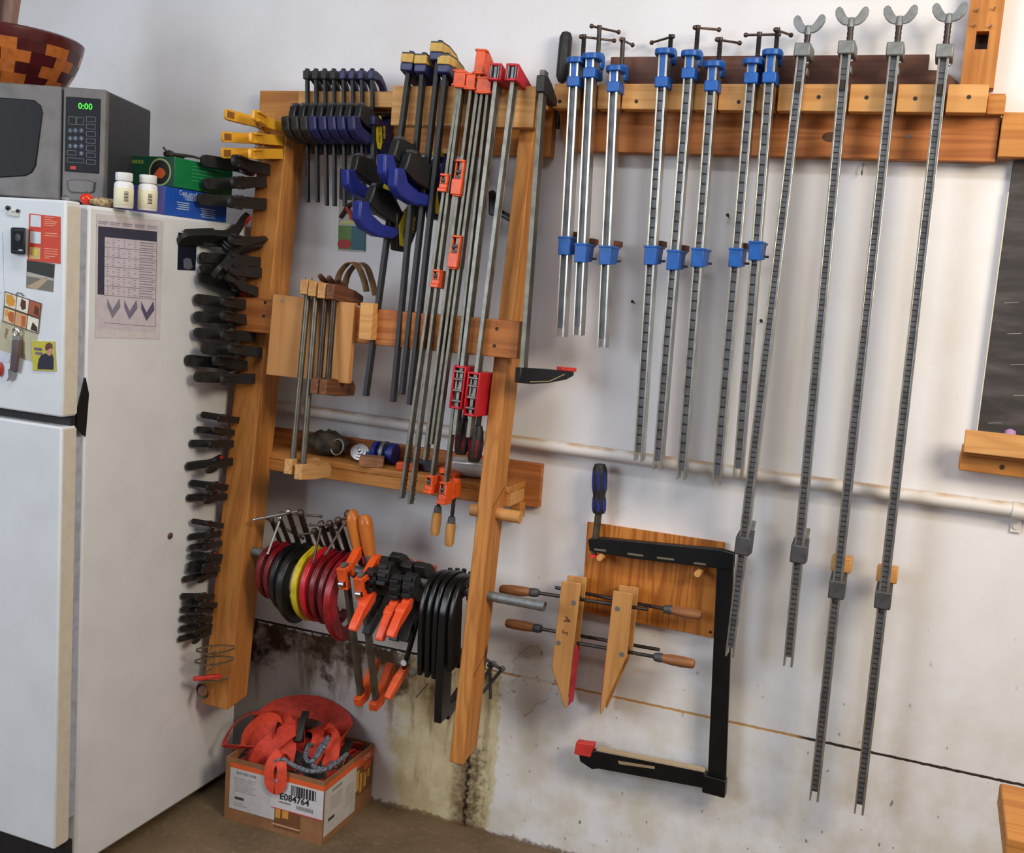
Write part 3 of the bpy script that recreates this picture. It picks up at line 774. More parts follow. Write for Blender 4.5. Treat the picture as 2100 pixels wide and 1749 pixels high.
# pencilled layout lines on the right post
for z in (zdw+.02, zdw-.42):
    d = dpost(z); mb = MB(); mb.hexa([V((RX1+.0003,-d+.002,z)),V((RX1+.0008,-d+.002,z)),V((RX1+.0008,-d+.08,z+.045)),V((RX1+.0003,-d+.08,z+.045)),V((RX1+.0003,-d+.002,z+.0015)),V((RX1+.0008,-d+.002,z+.0015)),V((RX1+.0008,-d+.08,z+.0465)),V((RX1+.0003,-d+.08,z+.0465))])
    part('pencil_line', mb, M['screw_dark'], rack, True)

# ------------------------------------------------------------------ rail along the wall at the right
rail = thing('clamp_rail', 'long wooden clamp rail on the wall under the silver and blue clamps', 'rail', V((-.45, -.04, 2.0)))
def lbox(name, x0, x1, d0, d1, z0, z1, mt, bevel=.002, label=None, par=rail):
    mb = MB(); mb.box(x0, x1, -d1, -d0, z0, z1); return part(name, mb, mt, par, True, bevel=bevel, label=label)
DBF = .092
zr1 = W(1500, 172, DBF).z; zr0 = W(1500, 226, DBF).z
zl0 = (W(1400, 319, .045).z + W(2000, 327, .045).z)/2
xl0, xl1 = W(1143, 240, .045).x, W(2050, 260, .045).x
xq = W(1160, 312, .045).x
mb = MB(); mb.prism([(xl0, zr0+.01),(xl1, zr0+.01),(xl1, zl0),(xq, zl0)], -.045, -.0005, 'y'); wallb = part('wall_board', mb, M['redwood_x'], rail, True, bevel=.002)
lbox('ledger', W(1136, 200, .05).x, W(2062, 200, .05).x, .0005, .05, zr0+.012, zr1-.012, M['pine_x'])
bounds = [1135, 1192, 1222, 1272, 1364, 1420, 1470, 1548, 1592, 1642, 1738, 1836, 1938, 2026]
bx = [W(p, 200, DBF).x for p in bounds]
holes = {0:1148, 3:1305, 6:1515, 9:1679, 10:1777, 11:1877, 12:1987}
hy = {0:208, 3:208, 6:209, 9:199, 10:200, 11:202, 12:199}
for i in range(len(bx)-1):
    blk = lbox('spacer_block', bx[i]+(.004 if i else 0), bx[i+1]-.004 if i < 12 else bx[i+1], .0505, DBF, zr0, zr1, M['pine_pale_x'], .0015)
    if i in holes:
        q = W(holes[i], hy[i], DBF); mb = MB(); mb.cyl(q+V((0,-.0006,0)), q+V((0,.001,0)), .0048); part('screw', mb, M['screw_dark'], blk, True)
lbox('end_block', bx[-1]+.001, W(2062, 215, .075).x, .0505, .075, zr0, W(2045, 196, .075).z, M['pine_x'])
xk0, xk1, xk2, xk3 = W(1250, 150, .03).x, W(1902, 150, .03).x, W(1925, 150, .03).x, W(1966, 160, .03).x
zk = (W(1300, 113, .03).z + W(1850, 115, .03).z)/2; zk2 = W(1915, 143, .03).z; zk3 = W(1965, 168, .03).z
mb = MB(); mb.prism([(xk0, zr1-.015),(xk3, zr1-.015),(xk3, zk3),(xk2+.012, zk2-.002),(xk2-.02, zk2),(xk1, zk2),(xk1, zk),(xk0, zk)], -.03, -.0005, 'y'); part('brown_panel', mb, M['brown_board'], rail, True, bevel=.0015, label='dark brown upper panel')
q = W(1864, 280, .045); mb = MB(); mb.cyl(q+V((0,-.001,0)), q+V((0,.001,0)), .005); part('screw', mb, M['cast_grey'], wallb, True)
# knot on the wall board
q = W(1703, 281, .045); mb = MB(); mb.lathe([(.001,0),(.016,.0),(.016,.0004),(.001,.0004)], c=q, n=18, M=Matrix.Rotation(PI/2,4,'X') @ Matrix.Diagonal((1.2,.75,1,1))); part('knot', mb, M['dark_wood'], wallb, True)

# upright with the square hole
up = thing('wall_upright', 'short wooden upright with a square hole above the rail end', 'board', W(2010, 100, .02))
x0, x1 = W(1970, 165, .045).x, W(2040, 165, .045).x
z0 = zr1+.001; z1 = W(2000, -40, .045).z
hx0, hx1 = W(2001, 80, .045).x, W(2027, 80, .045).x; hz0, hz1 = W(2013, 101, .045).z, W(2013, 64, .045).z
mb = MB()
for (a,b,c,d) in ((x0,hx0,z0,z1),(hx1,x1,z0,z1),(hx0,hx1,z0,hz0),(hx0,hx1,hz1,z1)): mb.box(a,b,-.045,-.0005,c,d)
part('board', mb, M['pine_z'], up, True)
mb = MB(); mb.box(hx0, hx1, -.012, -.0006, hz0, hz1); part('hole_back', mb, M['screw_dark'], up, True)
for (px,py) in ((2004,24),(2038,21),(1998,55),(2031,57)):
    q = W(px,py,.045); mb = MB(); mb.cyl(q+V((.002,-.012,.004)), q, .0022, n=8); part('nail', mb, M['steel'], up, True)
mb = MB(); mb.box(W(2052,270,.06).x, W(2190,270,.06).x, -.06, -.0005, W(2075,322,.06).z, W(2075,230,.06).z)
solo('wall_board', mb, M['pine_x'], 'pine board on the wall right of the clamp rail above the chalkboard', 'board', bevel=.002)

# ------------------------------------------------------------------ chalkboard and tray
cb = thing('chalkboard', 'black chalkboard at the right edge above the pine chalk tray', 'chalkboard', W(2080, 600, .01))
t = NT('dusty chalkboard'); co = t.coord((1,1,4)); n = t.noise(co, 6, 5); 
M['chalkb'] = t.fin(t.mix(t.step(n,.4,.8), lin((46,42,42)), lin((84,78,78))), .7)
zc0, zc1 = W(2010, 884, .02).z, W(2085, 330, .02).z; xc = W(2040, 620, .02).x
mb = MB(); mb.box(xc, xc+.75, -.02, -.0005, zc0-.01, zc1); part('panel', mb, M['chalkb'], cb, True, bevel=.001)
mb = MB(); mb.box(xc-.003, xc-.0004, -.0195, -.0006, zc0, zc1-.07); part('edge_strip', mb, M['cream_enamel'], cb, True)
for i in range(7):
    zz = zc0 + .02 + .07*i; xx = xc+.02+.015*((i*3)%4); mb = MB(); mb.hexa([V((xx,-.0206,zz)),V((xx+.03,-.0206,zz+.004)),V((xx+.03,-.0201,zz+.004)),V((xx,-.0201,zz)),V((xx,-.0206,zz+.0015)),V((xx+.03,-.0206,zz+.0055)),V((xx+.03,-.0201,zz+.0055)),V((xx,-.0201,zz+.0015))])
    part('chalk_mark', mb, mat((140,134,134)), cb, True)
tr = thing('chalk_tray', 'pine chalk tray under the chalkboard', 'chalk tray', W(2060, 930, .04))
xa_, za1, za0 = W(1978, 900, .09).x, W(1978, 881, .09).z, W(1974, 927, .09).z
mb = MB(); mb.box(xa_, xa_+.8, -.09, -.074, za0, za1); part('front_lip', mb, M['pine_pale_x'], tr, True, bevel=.002)
mb = MB(); mb.box(W(1972,930,.07).x, xa_+.8, -.0735, -.0205, za0-.008, za0+.012); part('ledge', mb, M['pine_x'], tr, True, bevel=.001)
zz0 = W(1968, 964, .05).z
mb = MB(); mb.box(W(1968,945,.05).x, xa_+.8, -.05, -.0005, zz0, za0-.0085); part('support_strip', mb, M['pine_x'], tr, True, bevel=.002)
q = W(2055, 958, .05); mb = MB(); mb.lathe([(.001,0),(.006,.0),(.006,.0004),(.001,.0004)], c=q, n=14, M=Matrix.Rotation(PI/2,4,'X')); part('knot', mb, M['dark_wood'], tr, True)
q = W(2072, 884, .05); zl = za0+.0125
mb = MB(); mb.lathe([(.001,0),(.012,0),(.0135,.004),(.0135,.035),(.011,.045),(.004,.049),(.001,.049)], c=(q.x,-.055,zl), n=18); solo('chalk_stick', mb, M['chalk'], 'stub of purple chalk standing in the chalk tray', 'chalk', loc=(q.x,-.055,zl))

# ------------------------------------------------------------------ conduit along the wall
pts = [W(552, 831, .022), W(1060, 905, .022), W(1580, 978, .022), W(2088, 1046, .022), W(2200, 1062, .022)]
for p in pts: p.y = -.022
con = thing('conduit_pipe', 'dusty white conduit pipe running along the wall', 'pipe', pts[2])
t = NT('dusty white paint'); co = t.coord(); g = t.node('ShaderNodeNewGeometry'); sp = t.node('ShaderNodeSeparateXYZ'); t.link(g.outputs['Normal'], sp.inputs[0])
n = t.noise(co, 14, 4)
M['conduit'] = t.fin(t.mix(t.math('MULTIPLY', t.step(sp.outputs[2], .3, .9), t.step(n, .3, .6)), lin((216,212,208)), lin((188,160,128))), .6)
mb = MB(); mb.tube(pts, .0165, 18); part('pipe', mb, M['conduit'], con, True)
q = W(2089, 1047, .022); q.y = -.022
mb = MB(); mb.cyl(q-V((.014,0,.0)), q+V((.014,0,-.001)), .0195, n=18); part('coupling', mb, M['conduit'], con, True)
mb = MB(); mb.box(q.x-.011, q.x+.011, -.006, -.0005, q.z-.055, q.z); mb.cyl((q.x,-.006,q.z-.04),(q.x,-.009,q.z-.04),.007); part('strap', mb, M['conduit'], con, True)

# nails and a hook in the bare wall
for i, (px, py, lb) in enumerate(((1495,446,'dark nail in the wall between the middle blue clamps'),(1301,622,'dark nail in the wall left of the long blue clamps'),(1563,661,'dark nail in the wall beside the rightmost blue clamp'))):
    q = W(px, py, 0); mb = MB(); mb.cyl(q, q+V((0,-.02,.004)), .0016, n=8); mb.cyl(q+V((0,-.019,.004)), q+V((0,-.022,.0045)), .0042, n=10)
    solo('wall_nail', mb, M['screw_dark'], lb, 'nail', loc=q)
q = W(1771, 338, 0); mb = MB(); mb.tube([q, q+V((0,-.012,0)), q+V((0,-.016,-.01)), q+V((0,-.014,-.022)), q+V((0,-.022,-.026)), q+V((0,-.028,-.018))], .0017, 8)
solo('cup_hook', mb, M['cast_grey'], 'small wire hook in the wall under the rail between the silver clamps', 'hook', loc=q)

# ------------------------------------------------------------------ blue sash clamps
def channel(mb, w, d, L, dash, web=.007, t=.0026):
    mb.box(-w/2, -w/2+t, 0, d, -L, 0); mb.box(w/2-t, w/2, 0, d, -L, 0); mb.box(-w/2+t, w/2-t, web, web+t, -L+.022, 0)
    # rolled front lips
    mb.box(-w/2-.0012, -w/2+t+.0006, -.0012, .003, -L, 0); mb.box(w/2-t-.0006, w/2+.0012, -.0012, .003, -L, 0)
def dashes(w, L, pitch, web=.007, t=.0026):
    mb = MB(); n = int((L-.06)/pitch); h = .0013 if pitch < .015 else .0022
    for i in range(n):
        z = -.05 - i*pitch
        mb.hexa([V(p) for p in ((-w/2+t+.0004,web-.0004,z-h),(w/2-t-.003,web-.0004,z-h),(w/2-t-.003,web+.0004,z-h),(-w/2+t+.0004,web+.0004,z-h),(-w/2+t+.0004,web-.0004,z+h),(w/2-t-.003,web-.0004,z+h*.4),(w/2-t-.003,web+.0004,z+h*.4),(-w/2+t+.0004,web+.0004,z+h))])
    return mb
def teeth(par, w, L, pitch, name='notch'):
    o = part(name, dashes(w, L, pitch), M['alu_web'], par); return o
def bar_part(t, w, d, L, pitch):
    mb = MB(); tt = .0026
    mb.box(-w/2, -w/2+tt, 0, d, -L, 0); mb.box(w/2-tt, w/2, 0, d, -L, 0)
    mb.box(-w/2-.0012, -w/2+tt+.0004, -.0012, .003, -L, 0); mb.box(w/2-tt-.0018, w/2+.0012, -.0012, .003, -L, 0)
    b = part('bar', mb, M['alu'], t, bevel=.0008)
    mb = MB(); mb.box(-w/2+tt, w/2-tt, .007, .0096, -L+.022, 0); wb = part('bar_web', mb, M['alu_web'], b)
    if pitch: part('notches', dashes(w, L, pitch), M['screw_dark'], b)
    return b
DFB = .134          # front face of the hanging bars
ords = ['first','second','third','fourth','fifth','sixth','seventh','eighth']
sash = [ # bar top px (y193), bottom, screw top, handle a, handle b, head y0,y1 , block y, slide y
 ((1174.5,193),(1148,691),(1195,71),(1190,75),(1260,94),124,167,(487,523)),
 ((1206.5,193),(1183,688),(1232,52),(1213,52),(1272,71),116,149,(501,538)),
 ((1257,193),(1233,713),(1273,78),(1268,82),(1290,98),141,178,(506,543)),
 ((1355,193),(1308,946),(1373,71),(1338,90),(1380,76),106,168,(506,543)),
 ((1408,193),(1347,964),(1428,52),(1421,57),(1470,63),110,150,(515,554)),
 ((1457,193),(1396,984),(1474,77),(1464,81),(1511,90),132,176,(511,548)),
 ((1537,193),(1469,994),(1558,66),(1531,71),(1598,72),126,160,(511,548)),
 ((1575,193),(1512,980),(1596,57),(1592,63),(1617,73),108,159,(497,534)) ]
desc = ['short blue sash clamp hanging leftmost on the rail','second blue sash clamp from the left with the highest handle of the short three','third blue sash clamp from the left, longest of the short three',
 'leftmost of the five longer blue sash clamps','blue sash clamp second of the five longer ones','blue sash clamp in the middle of the five longer ones, head set low','fourth of the five longer blue sash clamps','rightmost blue sash clamp beside the first silver clamp']
for i, (T, B, sct, ha, hb, hy0, hy1, sl) in enumerate(sash):
    # the sliding jaw and the head sit where the photograph shows them along the bar
    ux, uy = (B[0]-T[0])/(B[1]-T[1]), 1
    ytop = hy0 - 6
    Tp = W(T[0]+ux*(ytop-T[1]), ytop, DFB); Bp = W(B[0], B[1], DFB)
    Mx = fr_bar(Tp, Bp); L = (Tp-Bp).length
    t = thing('sash_clamp', desc[i], 'clamp', Mx, 'blue sash clamps on the rail')
    inv = Mx.inverted()
    def zl_(py): return (inv @ W(T[0]+ux*(py-T[1]), py, DFB)).z
    w_, d_ = .0205, .036
    bar_part(t, w_, d_, L, .0 if i < 3 else .0235)
    zh, zk_ = zl_(hy0), zl_(hy1)
    hd = MB(); hd.box(-w_/2-.006, w_/2+.006, -.005, d_+.018, zk_-.0125, zk_+.0125)
    hp = part('lower_collar', hd, M['blue_paint'], t, bevel=.0025)
    hd = MB(); hd.box(-w_/2+.0035, w_/2-.0035, -.001, .006, zk_+.012, zh); part('tongue', hd, M['blue_paint'], t)
    # top plate: rounded slab with a boss for the screw behind it
    ysc = .064
    pl = []
    for k in range(16):
        a = 2*PI*k/16; pl.append((.0235*math.copysign(abs(math.cos(a))**.7, math.cos(a)), .018+.030*math.copysign(abs(math.sin(a))**.8, math.sin(a))))
    hd = MB(); hd.prism(pl, zh-.006, zh+.008, 'z'); hd.lathe([(.001,zh-.018),(.017,zh-.018),(.019,zh-.01),(.019,zh+.012),(.0135,zh+.022),(.001,zh+.022)], c=(0,ysc,0), n=8)
    part('screw_head', hd, M['blue_paint'], t, bevel=.002)
    hd = MB(); hd.box(-.009, .009, d_+.001, ysc+.02, zk_-.004, zh-.006); part('pressure_plate', hd, M['cast_grey'], t, bevel=.001)
    # threaded screw and sliding T bar with ball ends
    Sd = -(Mx.translation.y) ; dsc = -(Mx @ V((0, ysc, 0))).y
    zs_ = (inv @ W(sct[0], sct[1], dsc)).z
    sc = MB(); n = 26; pts_ = []; rs_ = []
    for k in range(n+1):
        pts_.append(V((0, ysc, zh+.015+(zs_-zh-.015)*k/n))); rs_.append(.0062 if (k % 2 or k > n-4) else .0052)
    sc.tube(pts_, rs_, 10); scr = part('screw', sc, M['dark_steel'], t)
    zc_ = zs_-.006
    ctr = V((0, ysc, zc_)); wc = Mx @ ctr
    sx0, sy0 = sct
    pe = ((1933-sx0)/(2.75-dsc), (648-sy0)/(2.75-dsc)); pxm = FPX/((wc-CAM).dot(fwd))
    ends = []
    for (ex_, ey_) in (ha, hb):
        dx_, dy_ = ex_-sx0, ey_-(sy0+4)
        bb_ = max(-.08, min(dsc-.016, dy_/pe[1])); aa_ = (dx_-bb_*pe[0])/pxm; ends.append(V((aa_, bb_, 0)))
    dv = ends[1]-ends[0]; ca = dv.normalized(); l0 = max(.008, -ends[0].dot(ca)); l1 = max(.008, ends[1].dot(ca))
    rdir = (inv.to_3x3() @ ca); ca = V((rdir.x, rdir.y, 0)).normalized()
    hb_ = MB(); a_ = ctr - ca*l0; b_ = ctr + ca*l1; hb_.cyl(a_, b_, .003, n=10); hb_.ball(a_, .006, 10); hb_.ball(b_, .006, 10)
    part('t_handle', hb_, plain('worn t handle', (96,78,68), .38, .8) if 'thm' not in M else M['thm'], scr)
    # sliding jaw lower down
    z1, z0 = zl_(sl[0]), zl_(sl[1])
    sj = MB(); sj.hexa([V(p) for p in ((-.0155,-.006,z0),(.0155,-.006,z0),(.0155,.05,z0+.004),(-.0155,.05,z0+.004),(-.0155,-.006,z1),(.0155,-.006,z1),(.0155,.066,z1),(-.0155,.066,z1))])
    sj.box(-.0175, .0175, -.0075, .074, z1-.003, z1+.003)
    sp_ = part('sliding_jaw', sj, M['blue_paint'], t, bevel=.0018)
    pn = MB(); pn.cyl((.0,.056,z0+.012),(.024,.056,z0+.012),.003, n=8); part('lock_pin', pn, M['dark_cast'], sp_)
    if i in (0,1,2,3,4,6):
        pn = MB(); pn.box(-.012,.016,.045,.095,z1+.0035,z1+.018); part('wood_pad', pn, M['old_wood'], sp_, label='brown wood pad')

# ------------------------------------------------------------------ long silver clamps with wing screws
longs = [((1637,173),(1496,1347),90,(1657,62),(1101,1137),0),((1728.5,173),(1615.5,1367),85,(1746,46),(1118,1154),0),((1827.5,173),(1669,1643),88,(1851,43),(1191,1227),1),((1929.5,173),(1761,1670),92,(1954,38),(1213,1248),1)]
ldesc = ['shortest silver bar clamp, next to the blue clamps','second silver bar clamp from the left with wing screw','third silver bar clamp from the left with a wood pad','longest silver bar clamp at the right end of the rail']
def wing(t, ang, z):
    mb = MB()
    for sgn in (-1, 1):
        pts = []
        n = 22
        # rounded ear rising outwards
        P_ = [(0,-.006),(.012,-.007),(.022,-.003),(.031,.006),(.0365,.016),(.0375,.026),(.034,.033),(.028,.035),(.022,.031),(.017,.022),(.011,.013),(.005,.009),(0,.008)]
        mb.prism([(sgn*a, z+b) for a, b in P_], -.0035, .0035, 'y', Matrix.Translation((0,.0,0)))
    mb.lathe([(.001,z-.012),(.0085,z-.012),(.0075,z+.006),(.006,z+.011),(.001,z+.011)], n=14)
    R = Matrix.Translation((0, YS, 0)) @ Matrix.Rotation(ang, 4, 'Z')
    mb.v = [R @ p for p in mb.v]
    return part('wing_screw', mb, M['cast_grey'], t, bevel=.0014)
for i, (T, B, hy, wg, sl, pad) in enumerate(longs):
    ux = (B[0]-T[0])/(B[1]-T[1])
    Tp = W(T[0]+ux*(hy+8-T[1]), hy+8, DFB); Bp = W(B[0], B[1], DFB)
    Mx = fr_bar(Tp, Bp); L = (Tp-Bp).length; inv = Mx.inverted()
    t = thing('bar_clamp', ldesc[i], 'clamp', Mx, 'long silver bar clamps on the rail')
    def zl_(py): return (inv @ W(T[0]+ux*(py-T[1]), py, DFB)).z
    w_, d_ = .0205, .036
    bar_part(t, w_, d_, L, .0125)
    zh = zl_(hy); YS = .056
    hb_ = MB(); hb_.box(-.0185, .0185, -.006, YS+.016, zh-.028, zh+.002); part('head_block', hb_, M['cast_grey'], t, bevel=.003)
    nt2 = MB(); nt2.box(-.008, .008, .0025, .0072, zh-.105, zh-.085); part('stop_slot', nt2, M['screw_dark'], t)
    dsc = -(Mx @ V((0, YS, 0))).y
    zw = (inv @ W(wg[0], wg[1], dsc)).z
    sc = MB(); n = 20
    sc.tube([V((0,YS,zh-.045+(zw-zh+.045)*k/n)) for k in range(n+1)], [.0078 if k % 2 else .0066 for k in range(n+1)], 10)
    part('screw', sc, M['dark_steel'], t)
    wing(t, (-.15,.1,.0,-.05)[i], zw)
    pp = MB(); pp.box(-.012,.012,d_+.001,YS+.02,zh-.062,zh-.045); part('pressure_plate', pp, M['cast_grey'], t, bevel=.002)
    rv = MB(); rv.ball((w_/2+.001, .022, zh-.038), .0045, 8); part('rivet', rv, M['steel'], t)
    z1, z0 = zl_(sl[0]), zl_(sl[1])
    sj = MB(); sj.hexa([V(p) for p in ((-.0185,-.007,z0),(.0185,-.007,z0),(.0185,.046,z0-.004),(-.0185,.046,z0-.004),(-.0185,-.007,z1),(.0185,-.007,z1),(.0185,.05,z1+.012),(-.0185,.05,z1+.012))])
    sp_ = part('sliding_jaw', sj, M['dark_cast'], t, bevel=.003)
    sj = MB(); sj.hexa([V(p) for p in ((-.016,.03,z1),(.016,.03,z1),(.016,.045,z1),(-.016,.045,z1),(-.016,.062,z1+.032),(.016,.062,z1+.032),(.016,.068,z1+.03),(-.016,.068,z1+.03))])
    part('jaw_face', sj, M['cast_grey'], sp_, bevel=.001)
    if pad:
        pd = MB(); pd.box(-.022,.026,d_+.001,.075,z1+.012,z1+.05); part('wood_pad', pd, M['pine_pale_x'], sp_, bevel=.004, label='pine pad')

# black handle standing behind the left end of the rail
q = W(1152, 168, .03)
t = thing('rubber_handle', 'black rounded handle standing behind the left end of the clamp rail', 'handle', Matrix.Translation(q))
zt2 = W(1160, 64, .03).z - q.z; x2 = W(1162, 64, .03).x - q.x
ax = V((x2, 0, zt2)).normalized(); Rm = fr(V((0,0,0)), V((ax.z,0,-ax.x)), V((0,1,0)), ax)
HL = V((x2,0,zt2)).length
mb = MB(); mb.lathe([(.001,0),(.010,.0),(.0165,.014),(.0170,HL*.5),(.0168,HL-.016),(.012,HL-.004),(.001,HL)], n=20, M=Rm); part('grip', mb, M['black_rubber'], t)
mb = MB(); mb.cyl(Rm @ V((0,0,.002)), Rm @ V((0,0,-.12)), .006); part('rod', mb, M['dark_steel'], t)
# ------------------------------------------------------------------ spring clamps down the left post
def ch2(pts, wz, th, wz2=None):            # lever swept along (x,y) points, wide across z
    mb = MB(); P3 = [V((a, b, 0)) for a, b in pts]
    n = len(P3); ws = [wz if not wz2 else wz+(wz2-wz)*i/(n-1) for i in range(n)]
    mb.sweep(P3, (0,0,1), ws, th if isinstance(th, list) else [th]*n); return mb
def hollow(pts, wz, th):
    # shallow U channel: two lips along the edges of a handle
    mb = MB(); P3 = [V((a, b, 0)) for a, b in pts]
    for s in (-1, 1): mb.sweep([p+V((0,0,s*(wz/2-.012))) for p in P3], (0,0,1), .024, th)
    return mb
LEFT = [V(p) for p in ((-1.0,.365),(-.995,.3638),(-.985,.3615),(-.97,.358),(-.95,.3535))] + spline([(-.92,.347),(-.86,.335),(-.62,.27),(-.44,.20),(-.25,.225),(-.08,.30),(.045,.335)], 4)
RIGHT = [V(p) for p in ((-.97,-.10),(-.965,-.099),(-.955,-.097),(-.94,-.094),(-.92,-.0905))] + spline([(-.89,-.0845),(-.84,-.075),(-.62,-.01),(-.44,.055),(-.25,.045),(-.10,.015),(-.015,.0)], 4)
def spring_proto(name, label, cat, Mx, body, pad, blocky=False, group=None):
    t = thing(name, label, cat, Mx, group)
    w = .155
    def lev(nm, pts):
        n = len(pts)
        ths = [.05 + .05*math.exp(-((i/(n-1)-.62)/.2)**2) for i in range(n)]
        rr_ = w/2 if not blocky else w/4
        wz = []
        for p in pts:
            q_ = min(rr_, (p-pts[0]).length + .0015)
            wz.append((w if not blocky else w*.95) - 2*rr_ + 2*math.sqrt(max(1e-6, rr_*rr_-(rr_-q_)**2)))
        mb = MB(); mb.sweep([V((a,b,0)) for a,b in pts], (0,0,1), wz, ths)
        o = part(nm, mb, body, t, bevel=.022, seg=3)
        k = pts[5:n//2]
        side = 1 if nm == 'far_lever' else -1
        mb = MB()
        for s in (-1, 1): mb.sweep([V((a, b+.03*side, s*(w/2-.018))) for a, b in k], (0,0,1), .03, .07)
        part('lever_rib', mb, body, o, bevel=.008)
        return o
    lev('far_lever', LEFT); lev('near_lever', RIGHT)
    mb = MB(); mb.cyl((-.44,.127,-w*.62),(-.44,.127,w*.62),.05,n=12); mb.tube([V((-.44+.085*math.cos(a),.127+.085*math.sin(a),-.04+.08*a/(4*PI))) for a in [4*PI*i/40 for i in range(41)]], .014, 6)
    part('pivot_spring', mb, M['dark_cast'] if not blocky else plain('brown pivot', (120,76,40)), t)
    for nm, pts, s in (('jaw_pad', RIGHT, 1), ('jaw_pad', LEFT, -1)):
        a, b = pts[-1]; mb = MB(); mb.box(a-.10, a+.02, b+s*.03-.025, b+s*.03+.025, -w*.42, w*.42)
        part(nm, mb, pad, t, bevel=.012, label='red jaw pad' if pad is M['red_pad'] else None)
    if blocky:
        mb = MB(); mb.hexa([V((a, b, z)) for z in (-.045,.045) for a, b in ((-.985,.329),(-.86,.300),(-.86,.310),(-.985,.340))]); part('hollow_shade', mb, plain('tan hollow shade', (140,92,40)), t, label='brown plate coloured as the shaded hollow of the handle end')  # flat tan plate stands in for the shade inside the handle's hollow end
    return t
def spring_matrix(tip, jaw, ln, dz=None, rollx=0.0):
    zc = W(jaw[0], jaw[1], .2).z
    df = dpost(zc)
    zc = W(jaw[0], jaw[1], df).z; df = dpost(zc) + .003
    tp = W(tip[0], tip[1], df+ln)
    if tp.x < XF+.008: 
        tp = WX(tip[0], tip[1], XF+.008)
        ln = max(.05, -tp.y - df)
    J = W(jaw[0], jaw[1], df)
    pz = math.atan2(J.z-tp.z, ln)
    R = fr(V((0,0,0)), V((0,1,0)), V((-1,0,0)), V((0,0,1)))
    R = R @ Matrix.Rotation(-pz, 4, 'Y') @ Matrix.Rotation(rollx, 4, 'X') @ Matrix.Scale(ln, 4)
    off = R @ V((-1.0, .365, 0))
    return Matrix.Translation(tp - off) @ R
big = [((412,328),(580,352)),((416,377),(578,379)),((405,408),(576,418)),((366,492),(545,446)),((414,494),(545,503)),((410,527),(545,538)),((412,551),(535,561)),((407,566),(535,606)),((399,612),(530,628)),((398,648),(525,663)),((398,682),(532,692)),((413,714),(533,727)),((380,737),(520,757)),((398,773),(525,778))]
med = [((412,850),(494,860)),((402,880),(484,891)),((389,909),(482,913)),((381,957),(474,944)),((389,990),(476,998)),((383,1021),(474,1019))]
sml = [((393,1068),(462,1080)),((386,1102),(461,1092)),((388,1123),(461,1117)),((390,1137),(461,1140)),((386,1158),(458,1152)),((384,1168),(455,1170)),((374,1189),(455,1180)),((371,1222),(444,1225)),((380,1232),(450,1240)),((371,1249),(446,1255)),((369,1268),(445,1271)),((368,1290),(445,1285)),((365,1312),(442,1298))]
nth = ['topmost','second','third','fourth','fifth','sixth','seventh','eighth','ninth','tenth','eleventh','twelfth','thirteenth','lowest']
def clamp_set(lst, ln, adj, group, body, total):
    proto = None
    for i, (tp, jw) in enumerate(lst):
        rl = {0:0}.get(i, 0)
        if adj == 'large' and i == 3: Mx = spring_matrix(tp, jw, ln*1.05, rollx=.75)
        else: Mx = spring_matrix(tp, jw, ln, rollx=random.uniform(-.12,.12))
        word = nth[i] if i < len(lst)-1 else 'lowest'
        lb = '%s of the %s %s black spring clamps on the left post' % (word, total, adj)
        if adj == 'large' and i == 3: lb = 'large black spring clamp tilted steeply below the top three on the left post'
        if proto is None: proto = spring_proto('spring_clamp', lb, 'clamp', Mx, body, M['red_pad'], group=group)
        else: copy_tree(proto, Mx, lb, group)
clamp_set(big, .182, 'large', 'large black spring clamps', M['black_rubber'], 'fourteen')
clamp_set(med, .118, 'medium', 'medium black spring clamps', plain('medium black plastic', (30,29,30), .5, var=.25), 'six')
clamp_set(sml, .100, 'small', 'small black spring clamps', plain('small black plastic', (38,35,34), .55, var=.3), 'thirteen')
proto = None
for i, (tp, jw, lb) in enumerate((((461,233),(583,264),'topmost yellow spring clamp, tilted, above two level ones'),((455,280),(592,289),'middle yellow spring clamp on the left post'),((454,314),(594,316),'lowest yellow spring clamp, just above the black ones'))):
    Mx = spring_matrix(tp, jw, .185)
    if proto is None: proto = spring_proto('spring_clamp', lb, 'clamp', Mx, M['yellow_plastic'], plain('tan pad', (200,150,60)), True, 'yellow spring clamps')
    else: copy_tree(proto, Mx, lb)
# small sprung steel clips low on the post
def clip(px, py, label, c):
    a = W(px, py, .385); 
    t = thing('spring_clip', label, 'clip', Matrix.Translation(a), 'steel spring clips')
    for s in (-1, 1):
        mb = MB(); pts = spline([V((0,0,s*.002)), V((.03,.02,s*.012)), V((.055,.05,s*.010)), V((.075,.075,s*.003))], 4)
        mb.sweep(pts, (.6,-.8,0), .012, .0016); part('leaf', mb, c, t)
    mb = MB(); mb.tube([V((.035+.008*math.cos(q),.03+.008*math.sin(q)*.4,.009*math.sin(q))) for q in [2*PI*i/10 for i in range(11)]], .0016, 6); part('coil', mb, c, t)
cl_ = plain('tarnished clip steel', (134,116,92), .5, .6)
clip(402, 1333, 'upper of two tarnished steel clips below the black spring clamps', cl_); clip(399, 1356, 'lower of two tarnished steel clips below the black spring clamps', cl_)
a = W(396, 1392, .375)
t = thing('spring_clip', 'small steel clip with a red plastic grip near the post foot', 'clip', Matrix.Translation(a))
mb = MB(); mb.sweep([V((0,0,0)), V((.03,.03,.002)), V((.05,.06,.0))], (.6,-.8,0), .014, .012); part('red_grip', mb, M['red_pad'], t, bevel=.003, label='red plastic grip')
